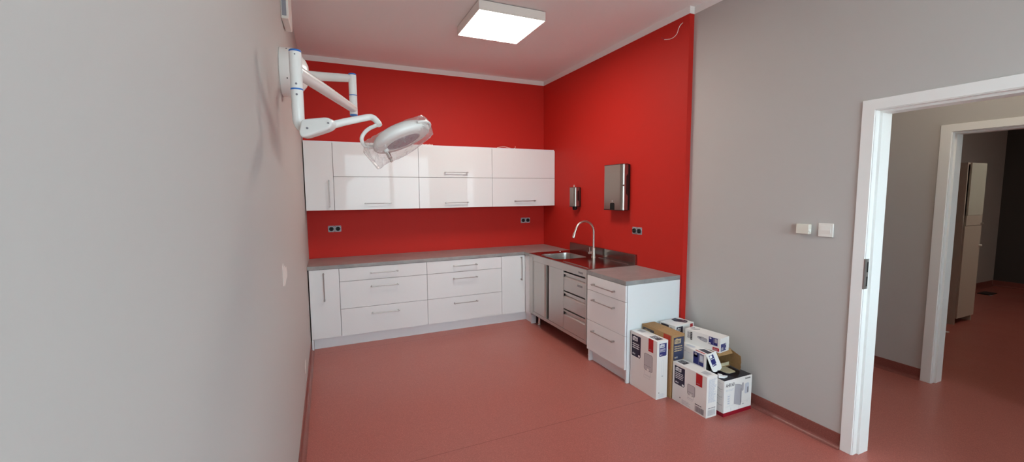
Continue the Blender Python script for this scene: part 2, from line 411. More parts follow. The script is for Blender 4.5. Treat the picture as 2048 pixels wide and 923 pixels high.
# tall door unit by the left wall
t = thing('base_cabinet', 'narrow white base cabinet with one door against the left wall', 'cabinet', (X[0], 0, 0), GRP_B)
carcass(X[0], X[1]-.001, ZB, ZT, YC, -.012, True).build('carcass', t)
m = MB(); m.box(X[0], X[0]+.018, YFR-.0005, YC-.0005, 0, ZB-.001, 'plinth_white', .001); m.build('end_foot', t)
d = front(MB(), X[0], X[1], ZB, ZT, YFR).build('door', t)
handle_mb((.150,YFR,.810), (.150,YFR,.510), (0,-1,0)).build('handle', d)
# drawer units
def drawer_unit(x0, x1, label, hx0, hx1):
    t = thing('drawer_cabinet', label, 'cabinet', (x0, 0, 0), GRP_B)
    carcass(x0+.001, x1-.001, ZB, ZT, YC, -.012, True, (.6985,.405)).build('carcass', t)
    for z0, z1, hz in ((.6985, ZT, .772), (.405, .6985, .624), (ZB, .405, .330)):
        d = front(MB(), x0, x1, z0, z1, YFR).build('drawer', t)
        handle_mb((hx0,YFR,hz), (hx1,YFR,hz), (0,-1,0)).build('handle', d)
drawer_unit(X[1], X[2], 'wide white cabinet of three drawers, nearer the left wall', .605, .903)
drawer_unit(X[2], X[3], 'wide white cabinet of three drawers, nearer the sink corner', 1.522, 1.822)
# corner door unit
t = thing('base_cabinet', 'narrow white base cabinet with one door in the corner beside the sink unit', 'cabinet', (X[3], 0, 0), GRP_B)
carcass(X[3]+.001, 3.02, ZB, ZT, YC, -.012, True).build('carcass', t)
d = front(MB(), X[3], X[4]-.002, ZB, ZT, YFR).build('door', t)
handle_mb((2.402,YFR,.826), (2.402,YFR,.525), (0,-1,0)).build('handle', d)
m = MB(); m.box(X[4]-.001, X[4]+.018, -.742, YFR+.0005, ZB, ZT, 'cabinet_white', .001); m.build('filler_panel', t)
m = MB(); m.box(X[4]+.010, X[4]+.075, -.7435, -.7255, 0, ZB-.001, 'plinth_white', .001); m.build('end_foot', t)
# plinth board
m = MB(); m.box(X[0]+.0195, 2.500, -.5515, -.535, .0005, ZB-.002, 'plinth_white', .001); m.box(2.484, 2.500, -.724, -.5520, .0005, ZB-.002, 'plinth_white', .001)
tag(m.build('plinth_board'), 'long white plinth board under the cabinets along the back wall', 'plinth')
# worktops
m = MB(); b = bmesh.new()
poly = [(.001,-.001), (R-.001,-.001), (R-.001,-.7435), (2.4432,-.7435), (2.4432,-.5974), (.001,-.5974)]
m.prism([(x, y, ZC-.036) for x, y in poly], (0,0,.036), 'cement_laminate', .0022)
tag(m.build('worktop'), 'long L-shaped grey cement-look worktop along the back wall', 'worktop')
m = MB(); m.box(2.4425, R-.001, -2.5434, -1.9765, ZC-.036, ZC, 'cement_laminate', .0022)
tag(m.build('worktop'), 'short grey cement-look worktop to the right of the steel sink', 'worktop')

# ------------------------------------------------------------------ right drawer cabinet (drawers face the room's left)
XF = 2.4427
t = thing('drawer_cabinet', 'narrow white three-drawer cabinet between the steel sink unit and the cartons', 'cabinet', (2.74, -2.26, 0))
m = MB(); y0, y1, xa, xb = -2.5255, -1.983, XF+.019, R-.012; q = .018
m.box(xa, xb, y1-q, y1, 0, ZT, 'plinth_white', .001)
for z in (.7015, .4105): m.box(xa, xa+.02, y0, y1-q, z-.012, z+.012, 'seam_shade')  # rails coloured dark as painted shade behind the drawer gaps
m.box(xa, xb, y0, y1-q, ZB, ZB+q, 'plinth_white'); m.box(xa, xb, y0, y1-q, ZT-q, ZT, 'plinth_white'); m.box(xb-.006, xb, y0, y1-q, ZB+q, ZT-q, 'plinth_white')
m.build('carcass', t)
m = MB(); m.box(XF+.0215, R-.003, -2.5438, -2.5258, 0, ZT, 'cabinet_white', .001); m.build('side_panel', t)
m = MB(); m.box(2.50, 2.516, -2.5255, -2.002, .0005, ZB-.002, 'plinth_white'); m.build('plinth', t)
for z0, z1, hz in ((.7015, ZT, .766), (.4105, .7015, .620), (ZB+.006, .4105, .325)):
    m = MB(); g = .002; m.box(XF, XF+.018, -2.5435+g, -1.985-g, z0+g, z1-g, 'cabinet_gloss', .0012); d = m.build('drawer', t)
    handle_mb((XF,-2.088,hz), (XF,-2.413,hz), (-1,0,0)).build('handle', d)

# ------------------------------------------------------------------ steel sink unit
SX, SY0, SY1, SZ = 2.4405, -1.9755, -.7455, .885
t = thing('sink_unit', 'stainless steel sink unit with drainer, two doors and three drawers in the corner', 'sink', (2.74, -1.36, 0))
SXB = R-.003
m = MB()
m.box(SX, SX+.03, -.862, SY1, .15, SZ-.006, 'steel', .001)                 # left stile
m.box(SX, SX+.03, SY0, -1.955, .15, SZ-.006, 'steel', .001)                # right stile
m.box(SX, SX+.03, -1.955, -.862, .806, SZ-.006, 'steel')                   # apron
m.box(SX, SX+.03, -1.955, -.862, .15, .186, 'steel')                       # bottom rail
m.box(SX+.03, SXB, SY0, SY0+.012, .15, SZ-.04, 'steel'); m.box(SX+.03, SXB, SY1-.012, SY1, .15, SZ-.04, 'steel')
m.box(SX+.03, SXB, SY0+.012, SY1-.012, .15, .162, 'steel'); m.box(SXB-.008, SXB, SY0+.012, SY1-.012, .162, SZ-.24, 'steel')
m.box(SX-.0006, SX+.001, -.842, -.839, .16, .852, 'gap_dark'); m.box(SX-.0006, SX+.001, -.8615, -.8595, .186, .852, 'gap_dark')
m.box(SX-.0008, SX, -1.915, -1.835, .826, .845, 'steel_top'); m.box(SX-.0014, SX-.0008, -1.912, -1.838, .829, .842, 'print_grey'); m.box(SX-.0018, SX-.0014, -1.909, -1.841, .831, .840, 'steel_top')
m.build('cabinet_frame', t)
# doors with folded grips
m = MB(); m.box(SX+.002, SX+.02, -1.132, -.865, .189, .803, 'steel', .001)
m.prism([(SX+.002,-1.132,.189), (SX+.016,-1.142,.189), (SX+.016,-1.160,.189), (SX+.020,-1.160,.189), (SX+.020,-1.132,.189)], (0,0,.614), 'steel')
m.prism([(SX-.008,-1.182,.189), (SX+.018,-1.160,.189), (SX+.020,-1.160,.189), (SX+.020,-1.186,.189), (SX-.008,-1.186,.189)], (0,0,.614), 'steel'); m.build('door', t)
m = MB(); m.box(SX+.002, SX+.02, -1.550, -1.232, .189, .803, 'steel', .001)
m.prism([(SX+.002,-1.232,.189), (SX+.017,-1.224,.189), (SX+.017,-1.216,.189), (SX+.020,-1.216,.189), (SX+.020,-1.232,.189)], (0,0,.614), 'steel'); m.build('door', t)
m = MB(); m.box(SX+.024, SX+.028, -1.95, -.865, .189, .803, 'dark_hole'); m.build('dark_backing', t)  # near-black sheet stands in for the shaded interior behind the fronts
def steel_drawer(z0, z1, badge):
    """drawer front with a slot grip folded into its upper edge"""
    m = MB(); a, b_ = -1.9525, -1.556
    m.box(SX+.001, SX+.022, a, b_, z0, z1-.056, 'steel', .001)                        # face
    m.box(SX+.001, SX+.022, a, b_, z1-.020, z1, 'steel', .001)                        # lip over the grip
    m.prism([(SX+.001,a,z1-.056), (SX+.018,a,z1-.040), (SX+.018,a,z1-.020), (SX+.0215,a,z1-.020), (SX+.0215,a,z1-.056)], (0,b_-a-.004,0), 'steel')
    m.box(SX+.001, SX+.02, b_-.004, b_, z1-.056, z1-.020, 'gap_dark')
    if badge:
        m.box(SX+.0002, SX+.001, -1.905, -1.815, z0+.090, z0+.108, 'print_grey'); m.box(SX-.0003, SX+.0002, -1.902, -1.818, z0+.0925, z0+.1055, 'steel_top')
    m.build('drawer', t)
steel_drawer(.600, .790, True); steel_drawer(.408, .586, False); steel_drawer(.189, .394, False)
# top with pressed basin
def rrect(cx_, cy_, hx, hy, rad, n=10):
    pts = []
    for sx, sy, a0 in ((1,1,0), (-1,1,PI/2), (-1,-1,PI), (1,-1,1.5*PI)):
        for k in range(n+1):
            a = a0+k/n*PI/2; pts.append((cx_+sx*(hx-rad)+rad*math.cos(a), cy_+sy*(hy-rad)+rad*math.sin(a)))
    return pts
m = MB(); bx, by = 2.700, -1.110; hx, hy = .203, .220
x0, x1, ya, yb = SX, SXB-.022, -1.40, SY1
inner = rrect(bx, by, hx, hy, .07); outer = []
for px_, py_ in inner:
    dx, dy = px_-bx, py_-by
    k = min(((x1-bx)/dx if dx > 1e-9 else ((x0-bx)/dx if dx < -1e-9 else 9e9)), ((yb-by)/dy if dy > 1e-9 else ((ya-by)/dy if dy < -1e-9 else 9e9)))
    outer.append([bx+dx*k, by+dy*k])
for cX, cY in ((x1,yb), (x0,yb), (x0,ya), (x1,ya)):
    j = min(range(len(outer)), key=lambda i: (outer[i][0]-cX)**2+(outer[i][1]-cY)**2); outer[j] = [cX, cY]
n = len(inner)
rings = [[(px_, py_, SZ) for px_, py_ in outer]]
for off, z in ((.012, SZ), (0, SZ-.004), (-.004, SZ-.02), (-.012, SZ-.14), (-.035, SZ-.165), (-.10, SZ-.172)):
    rings.append([(px_, py_, z) for px_, py_ in rrect(bx, by, hx+off, hy+off, max(.075+off, .02))])
vs = [p for r_ in rings for p in r_]
for lo, hi, mt in ((0, 2, 'steel_top'), (2, len(rings)-1, 'steel_basin')):
    m.add(vs, [[i*n+k, i*n+(k+1)%n, (i+1)*n+(k+1)%n, (i+1)*n+k] for i in range(lo, hi) for k in range(n)], mt)
m.quad(rings[-1], 'steel_basin')
m.quad([(x0,SY0,SZ), (x1,SY0,SZ), (x1,ya,SZ), (x0,ya,SZ)], 'steel_top')
m.quad([(x0,SY0,SZ), (x0,SY1,SZ), (x0,SY1,SZ-.0065), (x0,SY0,SZ-.0065)], 'steel_top')
m.quad([(x0,SY0,SZ), (x1,SY0,SZ), (x1,SY0,SZ-.0065), (x0,SY0,SZ-.0065)], 'steel_top'); m.quad([(x0,SY1,SZ), (x1,SY1,SZ), (x1,SY1,SZ-.0065), (x0,SY1,SZ-.0065)], 'steel_top')
m.tube([(2.497,-1.455,SZ), (2.495,-1.6,SZ+.001), (2.490,-1.93,SZ)], [.004,.0055,.004], 'steel_top', 10)       # pressed drainer beads
m.tube([(2.975,-1.42,SZ), (2.978,-1.6,SZ+.001), (2.985,-1.92,SZ)], [.004,.0055,.004], 'steel_top', 10)
m.cyl((2.84,-.80,SZ-.002), (2.84,-.80,SZ+.004), .016, 'chrome', 18, .0015)
m.build('sink_top', t, smooth=28)
m = MB(); m.cyl((bx,by,SZ-.1715), (bx,by,SZ-.168), .035, 'chrome', 24, .001); m.build('drain', t)
m = MB(); m.box(R-.025, R-.002, SY0, SY1, SZ-.005, .9875, 'steel_top', .0015); m.build('splashback', t)
for lx, ly in ((2.535,-.832), (2.535,-1.90), (2.97,-.832), (2.97,-1.90)):
    m = MB(); m.cyl((lx,ly,.012), (lx,ly,.150), .0165, 'chrome', 18); m.cyl((lx,ly,0), (lx,ly,.012), .021, 'chrome', 18, .003); m.build('leg', t)
# mixer tap standing on the sink top
t = thing('kitchen_tap', 'tall brushed steel swan-neck mixer tap standing on the sink top', 'tap', (2.938, -1.375, SZ))
tx, ty = 2.938, -1.375
m = MB(); m.lathe([(0,0),(.027,0),(.027,.004),(.021,.009),(.0205,.105),(.0125,.112),(.0125,.12)], (tx,ty,SZ), (0,0,1), 'brushed_nickel', 24); m.build('tap_body', t)
m = MB(); pts = [(tx,ty,SZ+.11), (tx,ty,1.10)]; cr = .120
for k in range(0, 17):
    a = k/16*PI*.92; pts.append((tx-cr+cr*math.cos(a), ty, 1.175+cr*math.sin(a)))
e = Vector(pts[-1]); dv = (e-Vector(pts[-2])).normalized(); pts.append(tuple(e+dv*.035))
m.tube(pts, .0118, 'brushed_nickel', 16); sp = m.build('spout', t, smooth=50)
a0 = e+dv*.03; m = MB(); m.tube([a0, a0+dv*.008, a0+dv*.055, a0+dv*.062], [.012,.0155,.0165,.0150], 'brushed_nickel', 18)
m.build('spray_head', sp, smooth=50)
m = MB(); m.cyl((tx-.015,ty,.938), (tx-.066,ty,.938), .0135, 'brushed_nickel', 18, .002); m.tube([(tx-.050,ty,.945), (tx-.054,ty,1.000)], .0042, 'brushed_nickel', 12); m.build('lever', t)

# ------------------------------------------------------------------ wall cabinets
UZ0, UZ1, US = 1.439, 2.169, 1.8046
UX = [.008, .2906, 1.2129, 2.1355, R-.003]
GRP_U = 'white gloss wall cabinets on the red back wall'
def wall_unit(x0, x1, label, flaps):
    t = thing('wall_cabinet', label, 'cabinet', ((x0+x1)/2, 0, UZ0), GRP_U)
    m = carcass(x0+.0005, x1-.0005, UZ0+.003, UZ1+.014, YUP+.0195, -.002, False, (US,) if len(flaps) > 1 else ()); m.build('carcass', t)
    for z0, z1, hs in flaps:
        d = front(MB(), x0, x1, z0, z1, YUP).build('door', t)
        if hs: handle_mb(hs[0], hs[1], (0,-1,0)).build('handle', d)
wall_unit(UX[0], UX[1], 'narrow white wall cabinet with a single upright door and vertical handle at the left wall', [(UZ0, UZ1, ((.243,YUP,1.770), (.243,YUP,1.472)))])
wall_unit(UX[1], UX[2], 'white gloss two-flap wall cabinet behind the bagged lamp head', [(UZ0, US, ((.598,YUP,1.509), (.889,YUP,1.509))), (US, UZ1, None)])
wall_unit(UX[2], UX[3], 'white gloss two-flap wall cabinet with a handle on both flaps', [(UZ0, US, ((1.517,YUP,1.503), (1.814,YUP,1.503))), (US, UZ1, ((1.517,YUP,1.866), (1.813,YUP,1.866)))])
wall_unit(UX[3], UX[4], 'white gloss two-flap wall cabinet in the corner above the sink end', [(UZ0, US, ((2.434,YUP,1.508), (2.740,YUP,1.508))), (US, UZ1, None)])
# scraps of packing left on top of them
m = MB(); zt = UZ1+.0145
for k in range(9):
    x = 1.255+k*.017+rnd.uniform(-.004,.004); s = rnd.uniform(.004,.008)
    m.prism([(x-s,-.290,zt), (x+s,-.288,zt), (x+s*.6,-.276,zt), (x-s*.7,-.279,zt)], (rnd.uniform(-.002,.002),0,rnd.uniform(.008,.016)), 'white_plastic')
tag(m.build('packing_crumbs'), 'row of white packing crumbs on top of the wall cabinet right of the lamp', 'packing scrap', kind='stuff')
m = MB(); m.tube([(2.22+k*.013, -.285+.006*math.sin(k*.7), zt+.004+.013*math.sin(k/14*PI)) for k in range(15)], .0022, 'white_plastic', 8)
tag(m.build('packing_strip'), 'curled thin strip of clear packing lying on top of the corner wall cabinet', 'packing scrap')
m = MB(); m.tube([(2.455,-.285,zt+.002), (2.467,-.285,zt+.006), (2.476,-.284,zt+.020), (2.470,-.284,zt+.030)], .0024, 'white_plastic', 8)
tag(m.build('packing_curl'), 'tiny upright curl of clear packing on the corner wall cabinet, nearest the right wall', 'packing scrap')

# ------------------------------------------------------------------ sockets without covers
def socket_pair(label):
    t = thing('wall_socket', label, 'socket', (0,0,0), 'uncovered double sockets on the red walls')
    for k in (-1, 1):
        m = MB(); b = bmesh.new(); c = k*.0355
        m.prism([(c+dx, 0, dz) for dx, dz in ((-.035,-.030),(-.030,-.036),(.030,-.036),(.035,-.030),(.035,.030),(.030,.036),(-.030,.036),(-.035,.030))], (0,-.003,0), 'print_mid')
        for sx, sz in ((-.027,-.027),(.027,-.027),(-.027,.027),(.027,.027)):
            m.cyl((c+sx,-.003,sz), (c+sx,-.0042,sz), .0035, 'print_dark', 10)
        pl = m.build('mounting_plate', t)
        m = MB(); m.cyl((c,-.003,0), (c,-.016,0), .0245, 'black_plastic', 28, .002); m.cyl((c,-.016,0), (c,-.0165,0), .0185, 'dark_hole', 24)
        for sx in (-.0095, .0095): m.cyl((c+sx,-.0165,0), (c+sx,-.0172,0), .0026, 'print_grey', 10)
        m.box(c-.004, c+.004, -.0175, -.016, .019, .0235, 'print_grey'); m.box(c-.0275, c-.0225, -.010, -.003, -.006, .006, 'print_grey'); m.box(c+.0225, c+.0275, -.010, -.003, -.006, .006, 'print_grey')
        m.build('socket_insert', t)
    return t
s0 = socket_pair('uncovered double black socket on the red back wall near the left wall'); s0.location = (.284, -.0005, 1.2135)
s1 = dup(s0, (2.748, -.0005, 1.232), 'uncovered double black socket on the red back wall beside the far corner')
s2 = dup(s0, (R-.0005, -1.971, 1.2285), 'uncovered double black socket on the red right wall below the towel dispenser')
s2.rotation_euler = (0, 0, -PI/2)

# ------------------------------------------------------------------ dispensers on the red right wall
t = thing('towel_dispenser', 'tall brushed steel paper towel dispenser on the red right wall', 'dispenser', (R, -1.70, 1.43))
ya, yb, z0, z1, xf, xw = -1.856, -1.552, 1.434, 1.892, 2.937, R-.002
def shell(mb, ya, yb, z0, z1, xf, xb, rad, m_, cut=None):
    prof = [(xb, yb)]
    for k in range(7):
        a = k/6*PI/2; prof.append((xf+rad*.35-rad*.35*math.sin(a), yb-rad*.35+rad*.35*math.cos(a)))
    for k in range(9):
        a = k/8*PI/2; prof.append((xf+rad-rad*math.cos(a), ya+rad-rad*math.sin(a)))
    prof.append((xb, ya))
    mb.prism([(x, y, z0) for x, y in prof], (0,0,z1-z0), m_)
m = MB(); shell(m, ya, yb, z0, z1, xf, xw-.03, .040, 'steel_dispenser'); m.build('cover', t)
m = MB(); shell(m, ya-.003, yb+.003, z1, z1+.006, xf-.002, xw-.026, .040, 'black_plastic'); shell(m, ya-.003, yb+.003, z0-.007, z0, xf-.002, xw-.026, .040, 'black_plastic')
m.box(xw-.03, xw, ya+.004, yb-.004, z0-.004, z1+.004, 'black_plastic', .004); m.build('back_plate', t)
m = MB(); m.prism([(xf-.0006, y, z) for y, z in ((-1.664,z0),(-1.664,z0+.058),(-1.672,z0+.068),(-1.731,z0+.068),(-1.739,z0+.058),(-1.739,z0))], (.004,0,0), 'dark_hole'); m.build('towel_slot', t)
m = MB(); m.prism([(x, ya-.0006, z) for x, z in ((2.990,1.60),(3.006,1.575),(3.006,1.80),(2.990,1.775))], (0,.004,0), 'dark_hole'); m.build('side_window', t)
m = MB(); m.cyl((2.958,ya+.008,1.682), (2.956,ya-.003,1.682), .008, 'black_plastic', 16); m.box(2.951, 2.963, ya-.0045, ya-.002, 1.679, 1.686, 'chrome'); m.build('lock', t)
m = MB(); m.cyl((xf+.0005,-1.700,1.522), (xf-.0015,-1.700,1.522), .007, 'print_pale', 14); m.build('emblem', t)
t = thing('soap_dispenser', 'small brushed steel soap dispenser with black nozzle on the red right wall', 'dispenser', (R, -.89, 1.44))
ya, yb, z0, z1, xf = -.955, -.842, 1.447, 1.672, 2.946
m = MB(); shell(m, ya, yb, z0, z1, xf, xw-.02, .034, 'steel_dispenser'); m.build('cover', t)
m = MB(); shell(m, ya-.002, yb+.002, z1, z1+.005, xf-.002, xw-.018, .034, 'black_plastic'); shell(m, ya-.002, yb+.002, z0-.008, z0, xf-.002, xw-.018, .034, 'black_plastic')
m.box(xw-.02, xw, ya+.003, yb-.003, z0-.004, z1+.004, 'black_plastic', .003); m.build('back_plate', t)
m = MB(); m.lathe([(0,0),(.022,0),(.028,.010),(.030,.034),(.036,.042)], (xf+.042,-.900,z0-.045), (0,0,1), 'black_plastic', 22); m.build('nozzle', t)
m = MB(); m.prism([(x, ya-.0006, z) for x, z in ((2.992,1.520),(3.010,1.510),(3.010,1.640),(2.992,1.630))], (0,.004,0), 'dark_hole'); m.build('side_window', t)
m = MB(); m.cyl((xf+.040,-.885,z1+.004), (xf+.040,-.885,z1+.026), .0075, 'pale_plastic', 14, .002); m.box(xf+.037, xf+.043, -.893, -.877, z1+.018, z1+.034, 'pale_plastic', .001); m.build('key', t)

# loose cable stub high on the red right wall
ws = [(-2.2429,3.0000,0.000),(-2.2922,2.9641,0.012),(-2.3279,2.9528,0.016),(-2.3677,2.9427,0.020),(-2.4044,2.9405,0.022),(-2.4270,2.9468,0.022),(-2.4463,2.9569,0.022),(-2.4555,2.9735,0.020),(-2.4594,2.9942,0.018),(-2.4659,3.0118,0.014),(-2.4737,3.0244,0.010),(-2.4832,3.0326,0.006),(-2.4908,3.0389,0.000)]
m = MB(); m.tube([(R-.001-d_, y, z) for y, z, d_ in ws[1:]], .0026, 'white_plastic', 8); m.tube([(R-.001-d_, y, z) for y, z, d_ in ws[:2]], .0026, 'print_crimson', 8)
tag(m.build('cable_stub'), 'loose white cable stub curling from the red right wall under the ceiling', 'cable')

# ------------------------------------------------------------------ switch and thermostat on the grey wall
t = thing('light_switch', 'square white rocker light switch on the grey wall beside the door frame', 'switch', (W, -3.668, 1.366))
def sq(mb, x, ya, yb, z0, z1, d_, mt, bev=.004): mb.box(x-d_, x, ya, yb, z0, z1, mt, bev, 3)
m = MB(); sq(m, W, -3.712, -3.625, 1.3225, 1.4095, .009, 'white_plastic'); m.build('switch_frame', t)
m = MB(); m.prism([(W-.0085,-3.699,1.3365),(W-.0125,-3.699,1.366),(W-.0105,-3.699,1.3955),(W-.006,-3.699,1.3955),(W-.006,-3.699,1.3365)], (0,.061,0), 'white_plastic', .0015); m.build('rocker', t)
t = thing('thermostat', 'white box thermostat on the grey wall, left of the light switch', 'thermostat', (W, -3.545, 1.366))
m = MB(); m.box(W-.036, W-.004, -3.583, -3.503, 1.334, 1.398, 'pale_plastic', .004, 3); m.build('housing', t)
m = MB(); m.box(W-.004, W+.001, -3.578, -3.508, 1.338, 1.394, 'print_grey'); m.build('base_plate', t)
m = MB(); m.cyl((W-.026,-3.581,1.358), (W-.026,-3.589,1.358), .011, 'white_plastic', 18, .002); m.build('dial', t)

# ------------------------------------------------------------------ ceiling light in view and unseen panels added to brighten corridor and far room
def ceiling_light(label, xc, yc, mt='lamp_diffuser', s=.300):
    t = thing('ceiling_light', label, 'ceiling light', (xc, yc, H))
    zb, zt_ = H-.081, H-.006; m = MB()
    m.box(xc-s, xc+s, yc-s, yc-s+.006, zb, zt_, 'white_plastic', .001); m.box(xc-s, xc+s, yc+s-.006, yc+s, zb, zt_, 'white_plastic', .001)
    m.box(xc-s, xc-s+.006, yc-s+.006, yc+s-.006, zb, zt_, 'white_plastic', .001); m.box(xc+s-.006, xc+s, yc-s+.006, yc+s-.006, zb, zt_, 'white_plastic', .001)
    m.box(xc-s+.006, xc+s-.006, yc-s+.006, yc+s-.006, zt_-.004, zt_, 'white_plastic')
    m.box(xc-s+.01, xc+s-.01, yc-s+.01, yc+s-.01, zt_, H, 'gap_dark'); m.build('housing', t)
    m = MB(); m.box(xc-s+.007, xc+s-.007, yc-s+.007, yc+s-.007, zb+.0015, zb+.006, mt); m.build('diffuser', t)
LXC, LYC = 1.684, -1.706
ceiling_light('added square light panel above the far room, out of view', 7.6, -4.4, 'fill_diffuser_far', .16)  # unseen panel, added to brighten the far room
ceiling_light('lit square white ceiling light panel above the kitchen corner', LXC, LYC)
ceiling_light('added square light panel above the corridor beyond the door, out of view', 4.0, -4.0, 'fill_diffuser_hall', .22)  # unseen panel, added to brighten the corridor

# ------------------------------------------------------------------ examination lamp on the left wall
LY = -2.40; LZ = 2.335
t = thing('examination_lamp', 'white wall-mounted examination lamp with folded swing arms on the left wall', 'lamp', (0, LY, LZ))
m = MB(); m.lathe([(.136,0),(.139,.004),(.139,.070),(.134,.080),(.118,.100),(.075,.135),(.045,.148),(0,.150)], (0,LY,LZ), (1,0,0), 'lamp_white', 56)
for a in (2.2, 3.6, 5.3): m.cyl((.04, LY+.139*math.cos(a), LZ+.139*math.sin(a)), (.04, LY+.1405*math.cos(a), LZ+.1405*math.sin(a)), .004, 'print_dark', 10)
m.build('wall_mount', t)
J = Vector((.386, -2.535, 0)); P = Vector((.1225, -3.305, 0))
m = MB(); m.tube([(.10,LY-.01,2.325), (.20,LY-.05,2.318), (J.x,J.y,2.303)], [.030,.026,.0225], 'lamp_white', 20); m.build('wall_arm', t)
m = MB(); m.cyl((J.x,J.y,2.205), (J.x,J.y,2.322), .0225, 'lamp_white', 28, .002); m.cyl((J.x,J.y,2.092), (J.x,J.y,2.2025), .0225, 'lamp_white', 28, .002)
jp = m.build('joint_post', t)
for za, zb_, r_, bv in ((2.322,2.330,.0225,.003), (2.2022,2.2055,.0229,0), (2.082,2.0925,.0222,.003)):
    m = MB(); m.cyl((J.x,J.y,za), (J.x,J.y,zb_), r_, 'lamp_blue', 28, bv); m.build('blue_ring', jp)
m = MB(); m.tube([(P.x,P.y,2.118), (P.x*.5+J.x*.5, P.y*.5+J.y*.5, 2.122), (J.x,J.y,2.124)], [.0265,.0255,.0235], 'lamp_white', 22); m.build('swing_arm', t)
zs = 2.043
m = MB(); m.cyl((P.x,P.y,zs+.003), (P.x,P.y,2.192), .0232, 'lamp_white', 30, .002)
pts = [(P.x,P.y,zs-.003), (P.x,P.y,1.930)]; rr = .055
for k in range(1, 9):
    a = k/8*PI/2*.8; pts.append((P.x+rr-rr*math.cos(a), P.y, 1.930-rr*math.sin(a)))
pts.append((P.x+.040, P.y, 1.878))
m.tube(pts, [.0232]*2+[.0236]*8+[.0220], 'lamp_white', 24)
for z, s in ((2.178,.0030),(2.062,.0042),(2.020,.0042)): m.cyl((P.x,P.y,z), Vector((P.x,P.y,z))+Vector((-.03,-1,0)).normalized()*.0242, s, 'print_grey', 12)
fp = m.build('front_post', t, smooth=45)
for za, zb_, r_, bv in ((2.192,2.200,.0234,.003), (zs-.003,zs+.003,.0238,0)):
    m = MB(); m.cyl((P.x,P.y,za), (P.x,P.y,zb_), r_, 'lamp_blue', 30, bv); m.build('blue_ring', fp)
# spring arm housing
d0 = 1.695; vd = fw.copy()
poly = [at(606,243,d0), at(612,239.5,d0), at(640,237,d0), at(656,235.5,d0), at(664,238.5,d0), at(669.5,244,d0), at(670,250,d0), at(666,257,d0), at(658,262,d0), at(640,268,d0), at(613,276.5,d0), at(606,275,d0), at(602.5,266,d0)]
hd = (at(670,250,d0)-at(606,250,d0)); hd.z = 0; hd.normalize(); side = Vector((-hd.y, hd.x, 0))
m = MB(); m.prism([p-side*.026 for p in poly], side*.056, 'lamp_white', .011)
for q, s in ((at(621,258,d0), .0042), (at(662.5,248,d0), .0032)): m.cyl(q-side*.030, q-side*.0250, s, 'print_grey', 12)
m.build('spring_housing', t, smooth=50)
pa = [at(664,250,1.712), at(690,243.5,1.745), at(715,238.5,1.775), at(735,234.5,1.80), at(742,234,1.805), at(748,236.5,1.806), at(753,241.5,1.805), at(757.5,247.5,1.802), at(759,250.5,1.80)]
m = MB(); m.tube(pa, [.0155,.0150,.0145,.0140,.0138,.0136,.0132,.0130,.0118], 'lamp_white', 20); m.build('head_arm', t, smooth=50)
py_ = [at(757,248,1.80), at(749,252,1.80), at(741,255.5,1.80), at(733,261,1.80), at(727,268,1.80), at(723.5,276,1.80), at(724.5,284,1.81), at(729,290,1.82), at(736,293,1.83), at(747,293.5,1.84), at(757,291,1.85)]
def smooth_path(P_, n=5):
    out = []; P_ = [Vector(p) for p in P_]
    for i in range(len(P_)-1):
        a, b_, c, d_ = P_[max(i-1,0)], P_[i], P_[i+1], P_[min(i+2, len(P_)-1)]
        for k in range(n):
            u = k/n; out.append(.5*((2*b_)+(c-a)*u+(2*a-5*b_+4*c-d_)*u*u+(3*b_-a-3*c+d_)*u**3))
    out.append(P_[-1]); return out
m = MB(); m.tube(smooth_path(py_), .0082, 'lamp_white', 14); m.build('yoke', t, smooth=50)
# lamp head: shallow dome, underside facing down and slightly to the room
HC_ = at(803,275,1.86)
maj = (rt*.918 + up*.397).normalized()
vw = (HC_-CAM).normalized(); maj = (maj-vw*maj.dot(vw)).normalized(); nd = (vw.cross(maj)).normalized(); nd = nd if nd.z < 0 else -nd; nd = (nd*.965 - vw*.262).normalized(); minr = nd.cross(maj)
m = MB(); m.lathe([(0,-.048),(.05,-.046),(.09,-.038),(.118,-.024),(.131,-.006),(.132,.006),(.126,.016),(.112,.021),(.080,.022),(.076,.018),(0,.018)], HC_, nd, 'lamp_white', 64); hh = m.build('lamp_head', t, smooth=40)
m = MB(); m.lathe([(0,.0185),(.0745,.0185),(.0755,.0195),(.074,.0215),(0,.0225)], HC_, nd, 'led_window', 48)
for k in range(8):
    a = 2*PI*k/8+.3; c = HC_ + (maj*math.cos(a)+minr*math.sin(a))*.045
    m.lathe([(.010,.0222),(.008,.0245),(0,.0255)], c, nd, 'led_window', 14)
m.build('led_window', hh)
hb = HC_ - maj*.084 + minr*.0 + nd*.018
m = MB(); m.cyl(hb-nd*.004, hb+nd*.016, .0105, 'lamp_white', 20, .002); m.cyl(hb+nd*.016, hb+nd*.048, .0092, 'chrome', 20, .0015); m.cyl(hb+nd*.048, hb+nd*.064, .0062, 'chrome', 18, .001); ho = m.build('lamp_handle', hh)
# grip rail moulded on the rim
m = MB(); m.tube([HC_ + (maj*math.cos(a)+minr*math.sin(a))*.140 - nd*.004 for a in [(-.9+.18*k) for k in range(11)]], .006, 'lamp_white', 12); m.build('grip_rail', hh, smooth=50)

